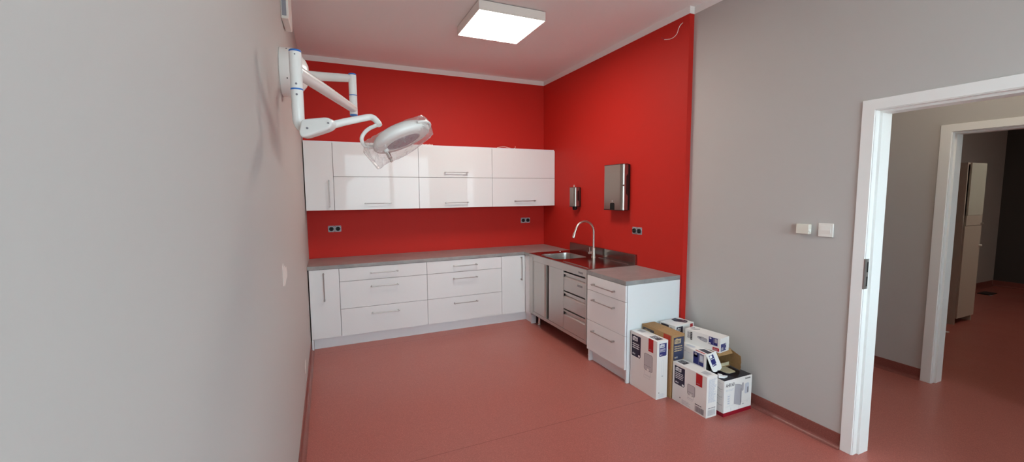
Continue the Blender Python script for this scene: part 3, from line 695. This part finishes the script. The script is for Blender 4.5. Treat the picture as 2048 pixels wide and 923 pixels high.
# clear plastic bag pulled over the lamp head
bd = 1.86
out2 = [(729,287),(727,296),(726.5,304),(735,315),(746,328),(755,338.5),(760,337.5),(764,333),(771,329),(781,323.5),(796,318),(811,309.5),(826,300),(841,288),(853,278),(861,271),(863,267.5),(866.5,267),(864,258),(861.5,250),(858.5,243),(853,236),(846,231),(841,232.5),(830,236.5),(815,241.5),(800,248.5),(785,256),(770,264),(757,270),(748,276),(738,280)]
cen = Vector((0,0,0)); ring = [at(x, y, bd) for x, y in out2]
fine = []
for i, p in enumerate(ring):
    a = ring[i-1]; c = ring[(i+1)%len(ring)]; d_ = ring[(i+2)%len(ring)]
    for k in range(3):
        u = k/3; fine.append(.5*((2*p)+(c-a)*u+(2*a-5*p+4*c-d_)*u*u+(3*p-a-3*c+d_)*u**3)*(.0)+p*(1-u)+c*u)
ring = fine; N = len(ring)
# medial line of the bag along the head axis, so that the film drapes over the round head
vs = []; lay = 9
def mid(p):
    s = max(-.10, min(.105, (p-HC_).dot(maj))); return HC_ + maj*s
for sgn in (1, -1):
    for j in range(lay):
        f_ = j/(lay-1)
        for i, p in enumerate(ring):
            c = mid(p); q = p*(1-f_) + c*f_
            s = (q-HC_).dot(maj)/.20
            th = .092*math.sqrt(max(0, 1-min(1, abs(s))**2))*math.sqrt(max(0, 1-(1-f_)**2))
            wr = .007*math.sin(i*.9+j*.4)*math.sin(i*.31+.8*j)*math.sin(PI*min(1, f_*1.2)) + .0015*rnd.uniform(-1,1)*(0 if j in (0, lay-1) else 1)
            g_ = max(0, s-.25)/.28; wr += .009*g_*math.sin(i*2.3+j*.6)*math.sin(PI*f_) + (.012*math.sin(j*1.1+.4*i)*math.sin(PI*f_) if s < -.35 else 0)
            vs.append(q - fw*sgn*(th+wr*(1 if f_ else 0)))
fs = []
for s in (0, 1):
    o_ = s*lay*N
    for j in range(lay-1):
        for i in range(N):
            q = [o_+j*N+i, o_+j*N+(i+1)%N, o_+(j+1)*N+(i+1)%N, o_+(j+1)*N+i]; fs.append(q if s == 0 else q[::-1])
m = MB(); m.add(vs, fs, 'bag_film')
tag(m.build('plastic_bag', smooth=75), 'clear wrinkled plastic bag pulled over the examination lamp head', 'bag')

# ------------------------------------------------------------------ shallow wall unit above the lamp
t = thing('wall_unit', 'shallow white wall box with a grey side panel high on the left wall', 'wall unit', (0, -2.02, 2.73))
m = MB(); m.prism([(0,-2.145,2.735), (.040,-2.145,2.735), (.0435,-2.145,2.75), (.0435,-2.145,3.07), (0,-2.145,3.07)], (.006,.245,0), 'white_plastic', .003); m.build('housing', t)
m = MB(); m.box(.006, .031, -2.1475, -2.1445, 2.752, 3.045, 'grey_panel', .001); m.build('grille_panel', t)

# ------------------------------------------------------------------ cartons beside the right cabinet
class Face:
    """a side of a carton: u runs right, v runs up as one reads it"""
    def __init__(s, o, u, v, w, h): s.o = Vector(o); s.u = Vector(u); s.v = Vector(v); s.n = s.u.cross(s.v); s.w = w; s.h = h
    def p(s, a, b, lay=1): return s.o + s.u*(a*s.w) + s.v*(b*s.h) + s.n*(.0004*lay)
    def rect(s, mb, a0, a1, b0, b1, m, lay=1, cut=None):
        pts = [(a0,b0),(a1,b0),(a1,b1),(a0,b1)]
        if cut: pts = [(a0,b0),(a1-cut/s.w,b0),(a1,b0+cut/s.h),(a1,b1),(a0,b1)]
        mb.quad([s.p(a, b, lay) for a, b in pts], m)
    def poly(s, mb, pts, m, lay=1): mb.quad([s.p(a, b, lay) for a, b in pts], m)
    def outline(s, mb, pts, wd, m, lay=1, close=True):
        n_ = len(pts)
        for i in range(n_ if close else n_-1):
            a = s.p(*pts[i], lay); b_ = s.p(*pts[(i+1)%n_], lay); d_ = (b_-a)
            if d_.length < 1e-6: continue
            k = d_.normalized().cross(s.n)*wd/2; e_ = d_.normalized()*wd*.4
            mb.quad([a-k-e_, b_-k+e_, b_+k+e_, a+k-e_], m)
    def text(s, mb, txt, a, b, size, m, lay=2, bold=0, fit=None):
        v, f = text_mesh(txt, size, bold); xs = [q[0] for q in v]; k = 1
        if fit: k = fit*s.w/(max(xs)-min(xs)); 
        o = s.p(a, b, lay); mb.add([o+s.u*((q[0]-min(xs))*k)+s.v*q[1] for q in v], f, m)
    def bars(s, mb, a0, a1, b0, b1, m, n, lay=2, seed=1):          # barcode
        r_ = random.Random(seed); w_ = (a1-a0)/n
        for k in range(n):
            x = a0+k*w_; s.rect(mb, x, x+w_*r_.choice((.45,.6,.75)), b0, b1, m, lay)
    def lines(s, mb, a0, a1, b1, step, th, rows, m, lay=2, seed=1, slant=0):      # rows of small print too fine to read
        r_ = random.Random(seed)
        for k in range(rows):
            x = a0; e_ = a0+(a1-a0)*r_.uniform(.62,1)
            while x < e_-.01:
                w_ = min(e_-x, (a1-a0)*r_.uniform(.14,.34)); s.rect(mb, x, x+w_, b1-k*step-th, b1-k*step, m, lay); x += w_+(a1-a0)*.035
class Carton:
    def __init__(s, name, label, w, d, h, loc, rot=0, m='carton_white', group='cartons beside the right cabinet', bev=.0012, body=None):
        mb = MB(); mb.box(0, w, 0, d, 0, h, m, bev)
        if body: body(mb)
        s.o = mb.build(name); s.o.location = loc; s.o.rotation_euler = (0,0,rot); tag(s.o, label, 'box', group)
        s.left = Face((0,d,0), (0,-1,0), (0,0,1), d, h); s.front = Face((0,0,0), (1,0,0), (0,0,1), w, h)
        s.top = Face((0,0,h), (1,0,0), (0,1,0), w, d)
        s.topl = Face((0,d,h), (0,-1,0), (1,0,0), d, w)      # top read from the left side
    def part(s, mb, name):
        o = mb.build(name, None, fix=False); o.parent = s.o; return o
def rpoly(a0, a1, b0, b1, ra, rb, n=4):
    pts = []
    for ca, cb, t0 in ((a1-ra,b1-rb,0),(a0+ra,b1-rb,PI/2),(a0+ra,b0+rb,PI),(a1-ra,b0+rb,1.5*PI)):
        for k in range(n+1):
            a = t0+k/n*PI/2; pts.append((ca+ra*math.cos(a), cb+rb*math.sin(a)))
    return pts
def brand_label(F, mb, a0, a1, b0, b1, ground='print_navy', ink='print_white', logo=(.10,.66,.74,.92), rows=3, seal=True, rtop=.62):
    """dark label: speech-flag logo, a few lines of small print, little symbols"""
    L = lambda a, b: (a0+(a1-a0)*a, b0+(b1-b0)*b)
    ca = (a1-a0)*.10; cb = ca*F.w/F.h
    F.poly(mb, [(a0,b0+cb*.6),(a0+ca*.6,b0),(a1-ca,b0),(a1,b0+cb),(a1,b1),(a0,b1)], ground, 1)
    x0, x1, y0, y1 = logo
    F.poly(mb, [L(x0,y0),L(x1-.02,y0),L(x1,y0+.02),L(x1,y1-.01),L(x1+.03,y1+.01),L((x0+x1)/2+.1,y1-.005),L((x0+x1)/2-.08,y1+.035),L(x0+.06,y1-.005),L(x0,y1-.03)], ink, 2)
    q = L(x0+.05, y0+.028)
    F.text(mb, 'TORK', q[0], q[1], (b1-b0)*F.h*(y1-y0)*.88, ground, 3, .0006, fit=(a1-a0)*(x1-x0-.09))
    F.lines(mb, L(x0,0)[0], L(.95,0)[0], L(0,rtop)[1], (b1-b0)*.095, (b1-b0)*.042, rows, ink, 2, 5)
    for k in range(2): F.poly(mb, rpoly(*[L(.12+.17*k,0)[0], L(.24+.17*k,0)[0]], L(0,.08)[1], L(0,.16)[1], (a1-a0)*.05, (b1-b0)*.03), 'print_mid' if k else ink, 2)
    if seal: F.poly(mb, rpoly(L(.74,0)[0], L(.94,0)[0], L(0,.03)[1], L(0,.15)[1], (a1-a0)*.10, (b1-b0)*.06, 5), ink, 2)
def dispenser_picture(F, mb, a0, a1, b0, b1):
    w_ = a1-a0; h_ = b1-b0; o_ = rpoly(a0, a1, b0, b1, w_*.16, w_*.16*F.w/F.h)
    F.poly(mb, o_, 'print_soft', 1); F.outline(mb, o_, .0022, 'print_dark', 2)
    F.outline(mb, [(a0, b0+h_*.27), (a1-w_*.2, b0+h_*.27)], .0018, 'print_dark', 2, False); F.outline(mb, [(a1-w_*.2, b0+h_*.02), (a1-w_*.2, b1-h_*.02)], .0015, 'print_pale', 2, False)
    F.poly(mb, rpoly(a0+w_*.34, a0+w_*.62, b0-h_*.005, b0+h_*.12, w_*.1, h_*.05), 'carton_white', 3)
    F.outline(mb, [(a0+w_*.1,b0-h_*.04),(a0+w_*.1,b0-h_*.30),(a0+w_*.82,b0-h_*.30),(a0+w_*.82,b0-h_*.02)], .0014, 'print_mid', 2, False)
    F.outline(mb, [(a0+w_*.0,b0-h_*.34),(a0+w_*.0,b0-h_*.48),(a0+w_*.72,b0-h_*.48),(a0+w_*.72,b0-h_*.34)], .0012, 'print_mid', 2)

# tall white carton next to the cabinet panel
A = Carton('carton', 'tall white carton with a dispenser picture, nearest the drawer cabinet', .110, .307, .466, (2.4925, -2.864, 0))
mb = MB(); brand_label(A.left, mb, .05, .40, .56, .945); A.part(mb, 'brand_label')
mb = MB(); A.left.rect(mb, .69, .865, .775, 1.0, 'print_red'); A.left.lines(mb, .72, .84, .815, .02, .008, 1, 'print_mid'); A.part(mb, 'colour_tab')
mb = MB(); dispenser_picture(A.left, mb, .545, .85, .425, .715); A.part(mb, 'product_picture')
mb = MB(); brand_label(A.front, mb, .20, .86, .735, .955, 'print_blue', logo=(.08,.70,.66,.92), rows=3, seal=False, rtop=.58); A.part(mb, 'brand_label')
mb = MB(); A.front.outline(mb, rpoly(.42,.62,.40,.66,.05,.02), .0012, 'print_pale', 1); A.front.rect(mb, .46,.60,.385,.394, 'print_grey'); A.part(mb, 'product_picture'); mb = MB(); A.front.rect(mb, .22,.28,.10,.118, 'print_dark')
A.front.lines(mb, .22, .85, .085, .018, .006, 4, 'print_pale', 1, 3); A.part(mb, 'small_print')
mb = MB(); A.topl.bars(mb, .08, .30, .35, .75, 'print_mid', 14, 1, 4); A.part(mb, 'barcode'); mb = MB(); A.topl.rect(mb, .62, .92, .22, .78, 'print_dark', 1); A.topl.lines(mb, .64, .88, .70, .16, .07, 3, 'print_pale', 2, 9); A.part(mb, 'top_print')
# kraft carton
def kraft_flap(mb):
    mb.box(.0, .132, -.004, .17, .5015, .504, 'carton_kraft', .0006); mb.box(-.001, .133, .172, .334, .5015, .5045, 'carton_kraft', .0006)
B = Carton('carton', 'tall brown cardboard carton between the two tall white cartons', .132, .333, .5015, (2.6125, -2.890, 0), m='carton_kraft', body=kraft_flap)
mb = MB(); brand_label(B.left, mb, .03, .42, .60, .965, 'print_dark', 'print_tan', rows=0, seal=False); B.part(mb, 'brand_label')
mb = MB(); B.left.rect(mb, .74, .965, .775, .995, 'print_orange'); B.part(mb, 'colour_tab')
mb = MB(); brand_label(B.front, mb, .15, .96, .60, .965, 'print_slate', 'print_tan', logo=(.08,.70,.72,.92), rows=3, seal=False, rtop=.62); B.part(mb, 'brand_label')
mb = MB(); B.front.outline(mb, [(.15,.575),(.5,.575)], .0012, 'print_tan', 1, False); B.front.outline(mb, [(.34,.52),(.34,.575)], .0012, 'carton_kraft_light', 1, False); B.part(mb, 'small_print')
# wide white carton in front
C_ = Carton('carton', 'low white carton standing in front with its barcode face to the room', .104, .320, .3045, (2.6215, -3.220, 0))
mb = MB(); brand_label(C_.left, mb, .06, .375, .455, .93, rows=4, rtop=.66); C_.part(mb, 'brand_label')
mb = MB(); C_.left.rect(mb, .70, .875, .69, .985, 'print_red'); C_.left.lines(mb, .72, .85, .745, .02, .012, 1, 'print_mid'); C_.part(mb, 'colour_tab')
mb = MB(); dispenser_picture(C_.left, mb, .465, .68, .355, .615); C_.part(mb, 'product_picture')
mb = MB(); C_.left.bars(mb, .69, .94, .035, .175, 'print_grey', 26, 1, 2); C_.part(mb, 'barcode'); mb = MB(); C_.left.lines(mb, .69, .94, .225, .04, .022, 1, 'print_dark', 1, 8); C_.part(mb, 'number_line'); mb = MB(); C_.left.lines(mb, .30, .60, .135, .022, .007, 5, 'print_mid', 1, 3); C_.left.rect(mb, .235,.26,.135,.165,'print_dark'); C_.part(mb, 'small_print')
mb = MB(); C_.front.lines(mb, .16, .92, .93, .022, .014, 26, 'print_pale', 1, 6); C_.part(mb, 'small_print'); mb = MB(); C_.front.bars(mb, .16, .86, .045, .19, 'print_mid', 22, 1, 7); C_.front.lines(mb, .18, .88, .235, .03, .018, 1, 'print_grey', 1, 2); C_.part(mb, 'barcode')
mb = MB(); C_.topl.poly(mb, [(.05,.25),(.27,.22),(.27,.80),(.05,.78)], 'print_dark', 1); C_.topl.lines(mb, .07, .25, .72, .15, .07, 3, 'print_mid', 2, 3); C_.part(mb, 'top_print'); mb = MB(); C_.topl.bars(mb, .74, .93, .25, .75, 'print_mid', 12, 1, 5); C_.part(mb, 'barcode')
# square heater carton on the floor, crimson foot, navy film on top
DW, DD, DH = .288, .355, .267
def band(mb):
    mb.box(-.0006, DW+.0006, -.0006, DD+.0006, 0, .0285, 'print_crimson', .0008)
D = Carton('carton', 'square white carton with crimson foot band and dark blue top, at the grey wall', DW, DD, DH, (2.7475, -3.2595, 0), body=band)
F = D.front; mb = MB(); F.text(mb, 'AHR160', .055, .815, .036, 'print_dark', 1, .0008, fit=.30); D.part(mb, 'lettering'); mb = MB(); F.text(mb, 'Awenta', .74, .915, .018, 'print_dark', 1, .0006, fit=.20); D.part(mb, 'lettering')
mb = MB(); F.poly(mb, [(.375,.845),(.36,.30),(.595,.205),(.635,.30),(.64,.77),(.50,.82)], 'print_mid', 1)
for k in range(7): F.outline(mb, [(.40+.03*k,.835-.012*k),(.39+.03*k,.30-.012*k)], .0012, 'print_pale', 2, False)
F.outline(mb, [(.595,.21),(.605,.68)], .0035, 'print_dark', 2, False); F.outline(mb, [(.375,.845),(.50,.82),(.64,.77),(.69,.82)], .0022, 'print_grey', 2, False)
F.poly(mb, rpoly(.63,.70,.60,.84,.03,.05), 'print_mid', 2); F.poly(mb, rpoly(.74,.90,.50,.80,.05,.05), 'print_pale', 1); F.rect(mb, .835,.875,.52,.68,'print_grey',2); D.part(mb, 'product_picture')
mb = MB(); F.lines(mb, .06, .34, .74, .03, .012, 2, 'print_pale', 1, 2); F.outline(mb, [(.12,.60),(.22,.60),(.22,.28),(.12,.28)], .0012, 'print_pale', 1)
for k in range(4): F.rect(mb, .135,.205,.33+.065*k,.37+.065*k,'print_pale',1)
F.outline(mb, [(.05,.255),(.94,.31)], .0012, 'print_pale', 1, False)
for a_ in (.26,.55): F.outline(mb, [(a_,.10),(a_,.22)], .002, 'print_mid', 1, False)
F.rect(mb, .66,.73,.215,.235,'print_mid',1); F.rect(mb,.82,.88,.26,.272,'print_pale',1); D.part(mb, 'small_print')
F = D.left; mb = MB()
for k, b_ in enumerate((.30,.52,.74)):
    F.outline(mb, [(.80,b_),(.86,b_+.03),(.90,b_-.005),(.96,b_+.02)], .002, 'print_grey', 1, False); F.outline(mb, [(.80,b_+.18),(.94,b_+.16)], .0015, 'print_mid', 1, False)
F.outline(mb, [(.955,.20),(.955,.92)], .0012, 'print_mid', 1, False); D.part(mb, 'small_print')
mb = MB(); mb.box(.002, DW-.002, .002, DD-.002, DH, DH+.0012, 'film_navy', .0005); D.part(mb, 'top_panel')
mb = MB(); mb.prism([(.012,.060,DH+.0013),(.045,.098,DH+.0013),(.062,.075,DH+.0013),(.050,.060,DH+.0013),(.078,.040,DH+.0013),(.040,.036,DH+.0013)], (.006,.003,.010), 'print_white'); D.part(mb, 'torn_label')
DT_ = DH+.0014
# long white carton with an ajar tuck flap on top of it
E_ = Carton('carton', 'long white carton with its tuck flap hanging ajar, middle of the short stack', .104, .275, .1355, (2.7415, -3.100, DT_), m='carton_white')
F = E_.left; mb = MB(); F.rect(mb, .58, .93, .26, .94, 'print_blue', 1); F.rect(mb, .60,.72,.66,.82,'print_blue',1)
F.poly(mb, rpoly(.62,.70,.78,.90,.02,.03), 'print_mid', 2); F.rect(mb, .79,.92,.48,.90,'print_mid',2); F.outline(mb, [(.77,.30),(.77,.90)], .0014, 'print_pale', 2, False); F.poly(mb, rpoly(.81,.90,.55,.84,.02,.04),'print_pale',3); E_.part(mb, 'brand_label')
mb = MB(); F.poly(mb, rpoly(.16,.21,.72,.84,.02,.04), 'print_mid', 1); F.rect(mb, .26,.29,.74,.79,'print_mid',1); F.lines(mb, .34, .52, .74, .05, .02, 1, 'print_pale', 1, 3); E_.part(mb, 'small_print')
F = E_.topl; mb = MB(); F.poly(mb, [(.60,.40),(.95,.30),(.95,.78),(.66,.85)], 'print_navy', 1); F.rect(mb, .60,.93,.06,.20,'print_red',1); F.poly(mb, rpoly(.18,.46,.30,.62,.06,.10),'print_pale',1); E_.part(mb, 'top_print')
mb = MB(); mb.box(.006, .098, -.0008, .0004, .004, .130, 'gap_dark'); E_.part(mb, 'open_end')
# tuck flap: hinged on the top front edge, swung towards the room
hinge = Vector((0,-.0010,.1350)); dn = Vector((.16,-.40,-1)).normalized(); ux = Vector((1,0,0)); ux = (ux-dn*ux.dot(dn)).normalized(); nn = ux.cross(-dn)
def fp_(a, b, lay=0): return hinge + ux*a + dn*b + nn*lay
sh = [(.0,0),(.104,0),(.106,.108),(.100,.124),(.085,.132),(.062,.134),(.060,.129),(.050,.129),(.048,.134),(.022,.131),(.006,.122),(.001,.108)]
mb = MB(); mb.prism([fp_(a, b) for a, b in sh], nn*.0012, 'carton_white')
def fr(mb, a0, a1, b0, b1, m_, lay): mb.quad([fp_(a0,b1,lay), fp_(a1,b1,lay), fp_(a1,b0,lay), fp_(a0,b0,lay)], m_)
fl_ = E_.part(mb, 'tuck_flap')
mb = MB(); fr(mb, .020,.066,.012,.092,'print_blue',.0018)
mb.quad([fp_(.023,.034,.0022), fp_(.046,.034,.0022), fp_(.050,.018,.0022), fp_(.036,.013,.0022), fp_(.023,.019,.0022)], 'print_white')
fr(mb, .023,.060,.040,.0435,'print_white',.0022); fr(mb,.024,.034,.080,.087,'print_white',.0022); fr(mb,.038,.047,.080,.087,'print_mid',.0022); fr(mb,.056,.064,.078,.088,'print_white',.0022)
o = mb.build('brand_label', None, fix=False); o.parent = fl_
# open kraft carton on its side, right of the flap
hx0, hx1, hy0, hy1, hz0, hz1 = 2.856, 3.024, -3.083, -2.91, DT_, DT_+.1355
m = MB(); q = .003
m.box(hx0, hx0+q, hy0, hy1, hz0, hz1, 'carton_kraft'); m.box(hx1-q, hx1, hy0, hy1, hz0, hz1, 'carton_kraft')
m.box(hx0+q, hx1-q, hy0, hy1, hz0, hz0+q, 'carton_kraft'); m.box(hx0+q, hx1-q, hy0, hy1, hz1-q, hz1, 'carton_kraft'); m.box(hx0+q, hx1-q, hy1-q, hy1, hz0+q, hz1-q, 'carton_kraft')
H_ = m.build('open_carton'); tag(H_, 'open brown cardboard carton on its side against the grey wall, flaps spread', 'box', 'cartons beside the right cabinet')
def child(mb, name, par, **k):
    o = mb.build(name, None, **k); o.parent = par; return o
m = MB(); m.prism([(hx1-.002,hy0,hz1-.004),(hx1-.002,hy0,hz0+.002),(hx1-.018,hy0-.098,hz0+.003),(hx1-.018,hy0-.106,hz0+.03),(hx1-.0175,hy0-.101,hz0+.045),(hx1-.018,hy0-.106,hz0+.065),(hx1-.018,hy0-.100,hz0+.112)], (.0025,.0004,0), 'carton_kraft'); child(m, 'side_flap', H_)
m = MB(); m.prism([(hx0+.004,hy0,hz1-.003),(hx1-.004,hy0,hz1-.003),(hx1-.010,hy0-.026,hz1-.028),(hx0+.010,hy0-.026,hz1-.028)], (0,.001,.0025), 'carton_kraft'); child(m, 'top_flap', H_)
m = MB(); m.prism([(hx0+.012,hy0-.002,hz0+.001),(hx1-.055,hy0-.002,hz0+.001),(hx1-.060,hy0-.088,hz0+.001),(hx1-.072,hy0-.102,hz0+.001),(hx0+.034,hy0-.102,hz0+.001),(hx0+.018,hy0-.088,hz0+.001)], (0,0,.002), 'carton_kraft_light'); child(m, 'bottom_flap', H_)
m = MB(); m.box(hx0+.01, hx1-.006, hy0+.006, hy0+.008, hz0+.004, hz0+.030, 'carton_kraft_light'); child(m, 'inner_lip', H_)
# long white carton on top of the stack
FR = math.radians(9)
G_ = Carton('carton', 'long white carton with an oval picture, topmost of the short stack', .118, .296, .1105, (2.8620, -3.120, DT_+.1365), FR)
F = G_.left; mb = MB(); F.rect(mb, .69, .93, .42, .95, 'print_blue', 1); F.rect(mb, .845,.92,.62,.90,'print_mid',2); F.outline(mb, [(.815,.45),(.815,.92)], .0012, 'print_pale', 2, False); F.poly(mb, rpoly(.71,.76,.80,.90,.015,.03),'print_white',2); F.poly(mb, rpoly(.70,.745,.45,.55,.015,.03),'print_white',2); G_.part(mb, 'brand_label')
mb = MB(); F.rect(mb, .80, .975, .08, .30, 'print_red', 1); F.lines(mb, .825,.95,.215,.07,.035,2,'print_mid',2,2); G_.part(mb, 'colour_tab')
mb = MB(); F.poly(mb, [(.37,.70),(.40,.74),(.50,.75),(.62,.72),(.645,.66),(.645,.54),(.62,.47),(.52,.49),(.43,.55),(.38,.62)], 'print_mid', 1); F.outline(mb, [(.37,.70),(.40,.74),(.50,.75),(.62,.72),(.645,.66),(.645,.54),(.62,.47),(.52,.49),(.43,.55),(.38,.62)], .0022, 'print_grey', 2)
F.outline(mb, [(.40,.63),(.50,.565),(.63,.55)], .0018, 'print_pale', 2, False); F.poly(mb, rpoly(.42,.48,.62,.70,.02,.03),'print_grey',2); G_.part(mb, 'product_picture')
mb = MB(); [F.rect(mb, .07, .145, .40+.042*k, .42+.042*k+.008*(k%2), 'print_grey', 1) for k in range(11)]; G_.part(mb, 'barcode'); mb = MB(); F.rect(mb, .16,.215,.31,.88,'black_plastic',1); [F.rect(mb, .175,.20,.36+.13*k,.42+.13*k,'print_mid',2) for k in range(4)]; G_.part(mb, 'dark_strip')
F = G_.front; mb = MB(); F.rect(mb, .08, .66, .10, .60, 'print_blue', 1); F.poly(mb, [(.12,.15),(.34,.15),(.34,.34),(.30,.38),(.22,.36),(.12,.36)], 'print_mid', 2); F.poly(mb, rpoly(.56,.64,.18,.28,.02,.02),'print_white',2); F.poly(mb, rpoly(.55,.62,.48,.57,.02,.02),'print_white',2); F.outline(mb, [(.42,.15),(.42,.55)], .003, 'print_mid', 2, False); G_.part(mb, 'brand_label')
mb = MB(); mb.prism([(.118,.004,.066),(.118,.004,.05),(.126,.004,.046),(.126,.004,.062)], (0,.002,0), 'carton_white'); mb.prism([(.118,.004,.034),(.118,.004,.020),(.125,.004,.016),(.125,.004,.030)], (0,.002,0), 'carton_white'); G_.part(mb, 'torn_edge')
F = G_.topl; mb = MB(); F.poly(mb, [(.02,.45),(.09,.40),(.14,.60),(.06,.85)], 'print_mid', 1); G_.part(mb, 'barcode'); mb = MB(); F.poly(mb, [(.11,.14),(.20,.30),(.28,.60),(.26,.72),(.17,.50),(.10,.24)], 'print_grey', 1); G_.part(mb, 'top_print')
# white carton at the back, against the end of the red wall
I_ = Carton('carton', 'white carton standing at the back against the cabinet panel and red wall end', .228, .160, .510, (2.798, -2.742, 0), math.radians(5.5))
F = I_.left; mb = MB(); F.rect(mb, .08, .58, .86, .985, 'print_dark', 1); F.poly(mb, rpoly(.62,.86,.84,.955,.1,.04),'print_mid',1); F.outline(mb, rpoly(.62,.86,.84,.955,.1,.04), .002, 'print_grey', 2); I_.part(mb, 'brand_label')
F = I_.front; mb = MB(); brand_label(F, mb, .06, .40, .66, .975, 'print_navy', logo=(.10,.62,.76,.93), rows=3, seal=False); I_.part(mb, 'brand_label')
mb = MB(); F.rect(mb, .80, .955, .86, .985, 'print_red', 1); I_.part(mb, 'colour_tab')
F = I_.top; mb = MB(); F.poly(mb, [(.46,.60),(.55,.93),(.80,.97),(.93,.30),(.74,.12),(.66,.14)], 'print_navy', 1); F.lines(mb, .70,.86,.45,.12,.05,3,'print_mid',2,3); I_.part(mb, 'top_print')

# ------------------------------------------------------------------ far room: tall cabinet and a floor plate
t = thing('tall_cabinet', 'tall narrow cabinet with pale upper door seen through the second doorway', 'cabinet', (7.2, -2.6, 0))
a, b_, yf, yb, zt = 7.02, 7.455, -2.945, -2.23, 1.925
m = MB(); q = .02
m.box(a, a+q, yf, yb, 0, zt, 'oak_melamine', .001); m.box(b_-q, b_, yf, yb, 0, zt, 'oak_melamine', .001)
m.box(a+q, b_-q, yf, yb, .075, .095, 'oak_melamine'); m.box(a+q, b_-q, yf, yb, zt-q, zt, 'oak_melamine'); m.box(a+q, b_-q, yb-.01, yb, .095, zt-q, 'oak_melamine'); m.build('carcass', t)
m = MB(); m.box(a+.055, b_-.004, yf-.018, yf, 1.31, zt-.004, 'pale_door', .001); m.build('upper_door', t)['label'] = 'pale greenish white upper door'
m = MB(); m.box(a+.03, b_-.004, yf-.018, yf, 1.19, 1.305, 'oak_melamine', .001); dd = m.build('drawer', t)
m = MB(); m.cyl((b_-.03,yf-.018,1.205), (b_-.03,yf-.045,1.205), .011, 'aluminium', 14, .002); m.build('knob', dd)
m = MB(); m.box(a+.01, b_-.004, yf-.018, yf, .078, 1.185, 'oak_melamine', .001); dd = m.build('lower_door', t)
m = MB(); m.cyl((b_-.03,yf-.018,.94), (b_-.03,yf-.045,.94), .011, 'white_plastic', 14, .002); m.build('knob', dd)
m = MB(); m.box(9.40, 9.66, -2.50, -2.36, .0005, .012, 'black_plastic', .003); m.box(9.38, 9.44, -2.52, -2.49, .0005, .006, 'print_mid', .001)
tag(m.build('floor_plate'), 'flat dark plate lying on the red floor of the far room by its back wall', 'floor plate')
m = MB(); m.prism([(6.575,-3.02,.001), (6.62,-3.035,.001), (6.615,-3.055,.001), (6.58,-3.05,.001)], (.005,.002,.006), 'print_white')
tag(m.build('paper_scrap'), 'tiny white scrap on the floor in front of the tall cabinet in the far room', 'scrap')

# ------------------------------------------------------------------ daylight
w = bpy.data.worlds.new('overcast_sky'); SC.world = w; w.use_nodes = True; nt = w.node_tree
bg = nt.nodes['Background']; bg.inputs['Strength'].default_value = 9.5
tc = nt.nodes.new('ShaderNodeTexCoord'); sx = nt.nodes.new('ShaderNodeSeparateXYZ'); rp = nt.nodes.new('ShaderNodeValToRGB')
nt.links.new(tc.outputs['Generated'], sx.inputs[0])
mr = nt.nodes.new('ShaderNodeMapRange'); mr.inputs['From Min'].default_value = -1; mr.inputs['From Max'].default_value = 1
nt.links.new(sx.outputs['Z'], mr.inputs['Value']); nt.links.new(mr.outputs['Result'], rp.inputs['Fac'])
e = rp.color_ramp.elements; e[0].position = .44; e[0].color = (.50,.55,.57,1); e[1].position = .52; e[1].color = (.73,.90,1.0,1)
nt.links.new(rp.outputs['Color'], bg.inputs['Color'])
pl = bpy.data.lights.new('window_portal', 'AREA'); pl.shape = 'RECTANGLE'; pl.size = WX1-WX0; pl.size_y = WZ1-WZ0; pl.cycles.is_portal = True
po = bpy.data.objects.new('window_portal', pl); COL.objects.link(po); po.location = ((WX0+WX1)/2, YF-.2, (WZ0+WZ1)/2); po.rotation_euler = (PI/2, 0, PI)

SC.view_settings.view_transform = 'Standard'; SC.view_settings.look = 'None'; SC.view_settings.exposure = 0.36; SC.view_settings.gamma = 1.0
SC.view_settings.use_curve_mapping = False
SC.cycles.max_bounces = 12; SC.cycles.diffuse_bounces = 6; SC.cycles.transparent_max_bounces = 16; SC.cycles.use_denoising = True
SC.cycles.sample_clamp_indirect = 8
